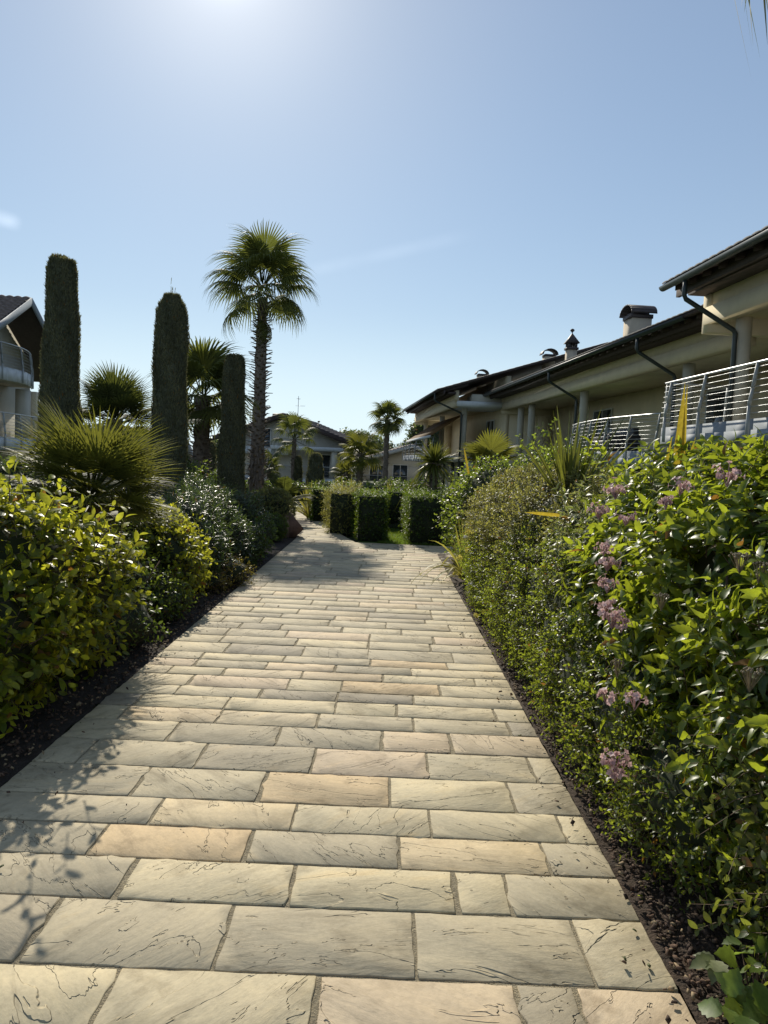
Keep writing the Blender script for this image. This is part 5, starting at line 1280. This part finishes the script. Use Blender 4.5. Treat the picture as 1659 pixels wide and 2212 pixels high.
# dark rattan sofa on the middle balcony
A3 = Vector((1.07, 57.5)); B3 = Vector((2.5, 40.8)); L3 = (A3 - B3).length
n3 = terrace('terraced_house', 'farthest cream terrace house with an awning over its terrace', A3, B3, 5.35, 2.0, [.7], [.9, 8.5, L3 - .6], [(2.2, 2.0, 2)], (1.0, L3 - 1, .2), chims=[(4.0, 8.0, 5.9, 7.2, .5, .62, 'arch'), (6.5, 2.0, 6.9, 7.75, .55, .62, 'arch')], depth=9, gut_in=(.6, 0), colx=1.7, nr=5, pe=3.0)
g = Geo()
ap = [(1.65, .7, 4.25), (1.65, 11.7, 4.25), (-.1, 11.7, 3.03), (-.1, .7, 3.03)]
g.hexa([ap[0], ap[1], ap[2], ap[3]] + [(x, y, z + .03) for x, y, z in ap]); aw = g.build('awning', M_awn, n3)
g = Geo(); g.box((-.19, .7, 2.93), (-.11, 11.7, 3.06)); g.build('valance', M_slabw, aw)
# flat canopy linking the middle and far houses
q = thing('canopy', 'pale flat concrete canopy linking the middle and far terrace houses', 'canopy', (3.9, 41.2, 0))
g = Geo(); g.box((-.3, -.5, 4.62), (2.6, 3.0, 4.9)); g.build('slab', M_slabw, q); g = Geo(); g.box((.5, -.2, 4.905), (2.5, 2.6, 5.3)); g.build('parapet', M_greyr, q)
# sofa on the middle balcony
c = P(1320, 960, 24.2); s = thing('rattan_sofa', 'dark rattan sofa standing on the middle house balcony behind the railing', 'sofa', (c.x, c.y, 2.05), math.atan2(2.0, 23.6))
for nm, a, b_ in (('seat', (-.45, -.8, .12), (.35, .8, .40)), ('backrest', (.352, -.8, .12), (.55, .8, .82)), ('armrest', (-.45, .802, .12), (.55, .95, .6)), ('armrest', (-.45, -.95, .12), (.55, -.802, .6)), ('cushion', (-.40, -.75, .405), (.34, .75, .52))):
    g = Geo(); g.box(a, b_); o_ = g.build(nm, M_rattan if nm != 'cushion' else M_dark, s); bm_ = o_.modifiers.new('soft', 'BEVEL'); bm_.width = .03; bm_.segments = 2
for sx in (-.38, .48):
    for sy in (-.85, .85):
        g = Geo(); g.box((sx - .03, sy - .03, 0), (sx + .03, sy + .03, .118)); g.build('leg', M_rattan, s)
# wall lamp beside the door of the middle house
w = Matrix.Translation(n2.location) @ Matrix.Rotation(n2.rotation_euler.z, 4, 'Z')
g = Geo(); g.box((3.60, 8.6, 3.55), (3.695, 8.85, 3.75)); g.build('wall_lamp', M_cowl, n2)

# ---- house at the left edge
def gable_house(name, label, loc, rz, w, d, eave, ridge, wins, m_wall, over=.5, cat='house', balc=(), chims=(), tile=None, group=None, vb=None):
    """ridge along local y; gable facing -y"""
    R = thing(name, label, cat, loc, rz, group); g = Geo()
    g.box((-w/2, 0, -.2), (w/2, d, eave)); g.prism([(-w/2, .0, eave), (w/2, .0, eave), (0, .0, ridge - .1)], (0, d, 0)); g.build('wall', m_wall, R)
    sl = (ridge - eave) / (w / 2); ow = w/2 + over; ze = eave - sl * over
    g = Geo()
    for s_ in (-1, 1):
        g.hexa([(0, -over, ridge - .06), (s_*ow, -over, ze - .06), (s_*ow, d + over, ze - .06), (0, d + over, ridge - .06), (0, -over, ridge + .08), (s_*ow, -over, ze + .08), (s_*ow, d + over, ze + .08), (0, d + over, ridge + .08)])
    rf = g.build('roof', M_wood, R)
    for s_ in (-1, 1):
        gt = Geo(); tiled(gt, (s_*ow, -over, ze + .085), (0, d + 2*over, 0), (-s_*ow, 0, ridge - ze), int((d + 2*over) / .3), int(ow / .34) + 2, .06); gt.build('roof_tiles', tile or M_tile, rf)
        gb = Geo(); gb.hexa([(0, -over - .06, ridge - .2), (s_*ow, -over - .06, ze - .2), (s_*ow, -over - .005, ze - .2), (0, -over - .005, ridge - .2), (0, -over - .06, ridge + .1), (s_*ow, -over - .06, ze + .1), (s_*ow, -over - .005, ze + .1), (0, -over - .005, ridge + .1)])
        gb.build('verge_board', vb or M_post, rf)
    for (x, z, ww, hh, kind) in wins:
        f = Geo(); f.box((x - ww/2 - .07, -.06, z - .05), (x + ww/2 + .07, -.004, z)); f.box((x - ww/2 - .07, -.06, z + hh), (x + ww/2 + .07, -.004, z + hh + .07))
        f.box((x - ww/2 - .07, -.06, z + .001), (x - ww/2, -.004, z + hh - .001)); f.box((x + ww/2, -.06, z + .001), (x + ww/2 + .07, -.004, z + hh - .001)); f.box((x - .025, -.05, z + .001), (x + .025, -.004, z + hh - .001))
        fo = f.build('window' if kind == 'w' else 'glass_door', M_frame, R)
        p = Geo(); p.box((x - ww/2, -.03, z), (x + ww/2, -.006, z + hh)); p.build('pane', M_glass, fo)
    for (x0, x1, z, dep, bow, h) in balc:
        K = 10; ed = []
        for k in range(K + 1):
            t = k / K; ed.append((x0 + (x1 - x0) * t, -dep - bow * math.sin(math.pi * t)))
        g = Geo()
        for k in range(K):
            (xa, ya), (xb, yb) = ed[k], ed[k+1]
            g.hexa([(xa, ya, z - .25), (xb, yb, z - .25), (xb, -.002, z - .25), (xa, -.002, z - .25), (xa, ya, z), (xb, yb, z), (xb, -.002, z), (xa, -.002, z)])
        bb = g.build('balcony', m_wall, R); g = Geo()
        for k in range(K):
            (xa, ya), (xb, yb) = ed[k], ed[k+1]
            g.hexa([(xa, ya - .06, z - .3), (xb, yb - .06, z - .3), (xb, yb - .003, z - .3), (xa, ya - .003, z - .3), (xa, ya - .06, z + .16), (xb, yb - .06, z + .16), (xb, yb - .003, z + .16), (xa, ya - .003, z + .16)])
        g.build('fascia', M_slabw, bb)
        railing(R, ed, z + .02, h, 8, 1.3, .08, 0, out=1)
    for c_ in chims: chimney(R, *c_)
    return R
c = P(60, 1000, 30)
hl = gable_house('gabled_house', 'gabled house with rounded balcony at the left edge of the picture', (-15.4, 30, 0), rad(95.7), 8.2, 9, 5.2, 7.15, [(-1.2, 4.3, 1.6, 1.9, 'd'), (-1.6, 1.75, 2.2, 2.0, 'd')], M_greyr, 1.4, vb=M_fasc, balc=[(-4.0, 1.6, 4.15, .9, .6, 1.0), (-4.2, 2.6, 1.65, 1.4, .2, 1.0)])
g = Geo(); g.box((1.3, -1.2, 1.66), (1.65, -.85, 3.74)); g.build('pillar', M_cream, hl)
g = Geo(); g.box((.2, -1.15, 1.66), (.9, -.8, 3.74)); g.build('pillar', M_greyr, hl)
# low tiled pavilion behind the fan palms
c = P(300, 1000, 21); gable_house('garden_pavilion', 'low pavilion with brown tiled roof behind the dark fan palm', (-5.75, 20.0, 0), rad(90), 4.4, 1.3, .95, 2.0, [], M_greyr, .4, cat='pavilion')
# ---- far house at the bend
c = P(650, 1000, 52)
fh = gable_house('far_house', 'far grey house with a white balcony and tiled gable behind the small cypresses', (c.x - 1.2, 52, 0), rad(-6), 8.0, 9, 2.9, 4.35, [(-1.6, 2.2, 1.3, 1.2, 'w'), (2.6, .3, 1.2, 1.5, 'd')], M_greyr, .7, balc=[(-4.0, .6, 2.0, 1.0, 0, .55), (-4.2, 4.2, .1, 1.6, 0, .9)],
        chims=[(-.95, 2.0, 3.6, 4.65, .55, .5, 'flat'), (2.2, 3.0, 3.2, 4.4, .42, .42, 'spire')] if False else [(1.75, 3.0, 2.9, 3.45, .36, .36, 'spire', .62), (-.75, 1.2, 3.6, 4.3, .5, .45, 'barrel', .7)], vb=M_wood)
g = Geo(); g.box((3.55, -1.5, .25), (3.9, -1.15, 2.05)); g.build('pillar', M_greyr, fh)
g = Geo(); g.box((-.5, -1.6, 2.05), (4.2, -.3, 2.3)); g.build('porch_beam', M_slabw, fh)
g = Geo(); g.tube([(.0, 4, 4.0), (.0, 4, 6.0)], .02, 6); g.tube([(-.2, 4, 5.3), (.5, 4, 5.3)], .012, 5); g.tube([(0, 3.7, 5.8), (0, 4.3, 5.8)], .012, 5); g.tube([(-.15, 4, 5.8), (.15, 4, 5.8)], .012, 5); g.build('antenna', M_post, fh)
c = P(735, 1000, 58); gable_house('far_house', 'small dark roofed wing showing at the right end of the far grey house', (c.x - .3, 57, 0), rad(80), 5, 6, 1.75, 2.6, [], M_greyr, .5, vb=M_wood)
c = P(850, 1000, 66)
f2 = gable_house('far_house', 'low far house with a thin sloping roof below the round headed palm', (c.x + 1.5, 66, 0), rad(4), 11, 8, 1.2, 3.0, [(-2.8, -.3, 1.4, 1.5, 'd'), (-.9, -.3, 1.2, 1.6, 'w'), (1.4, -.3, 1.2, 1.6, 'd')], M_greyr, .8, balc=[(-5, 4, -.55, 1.2, 0, .9)])
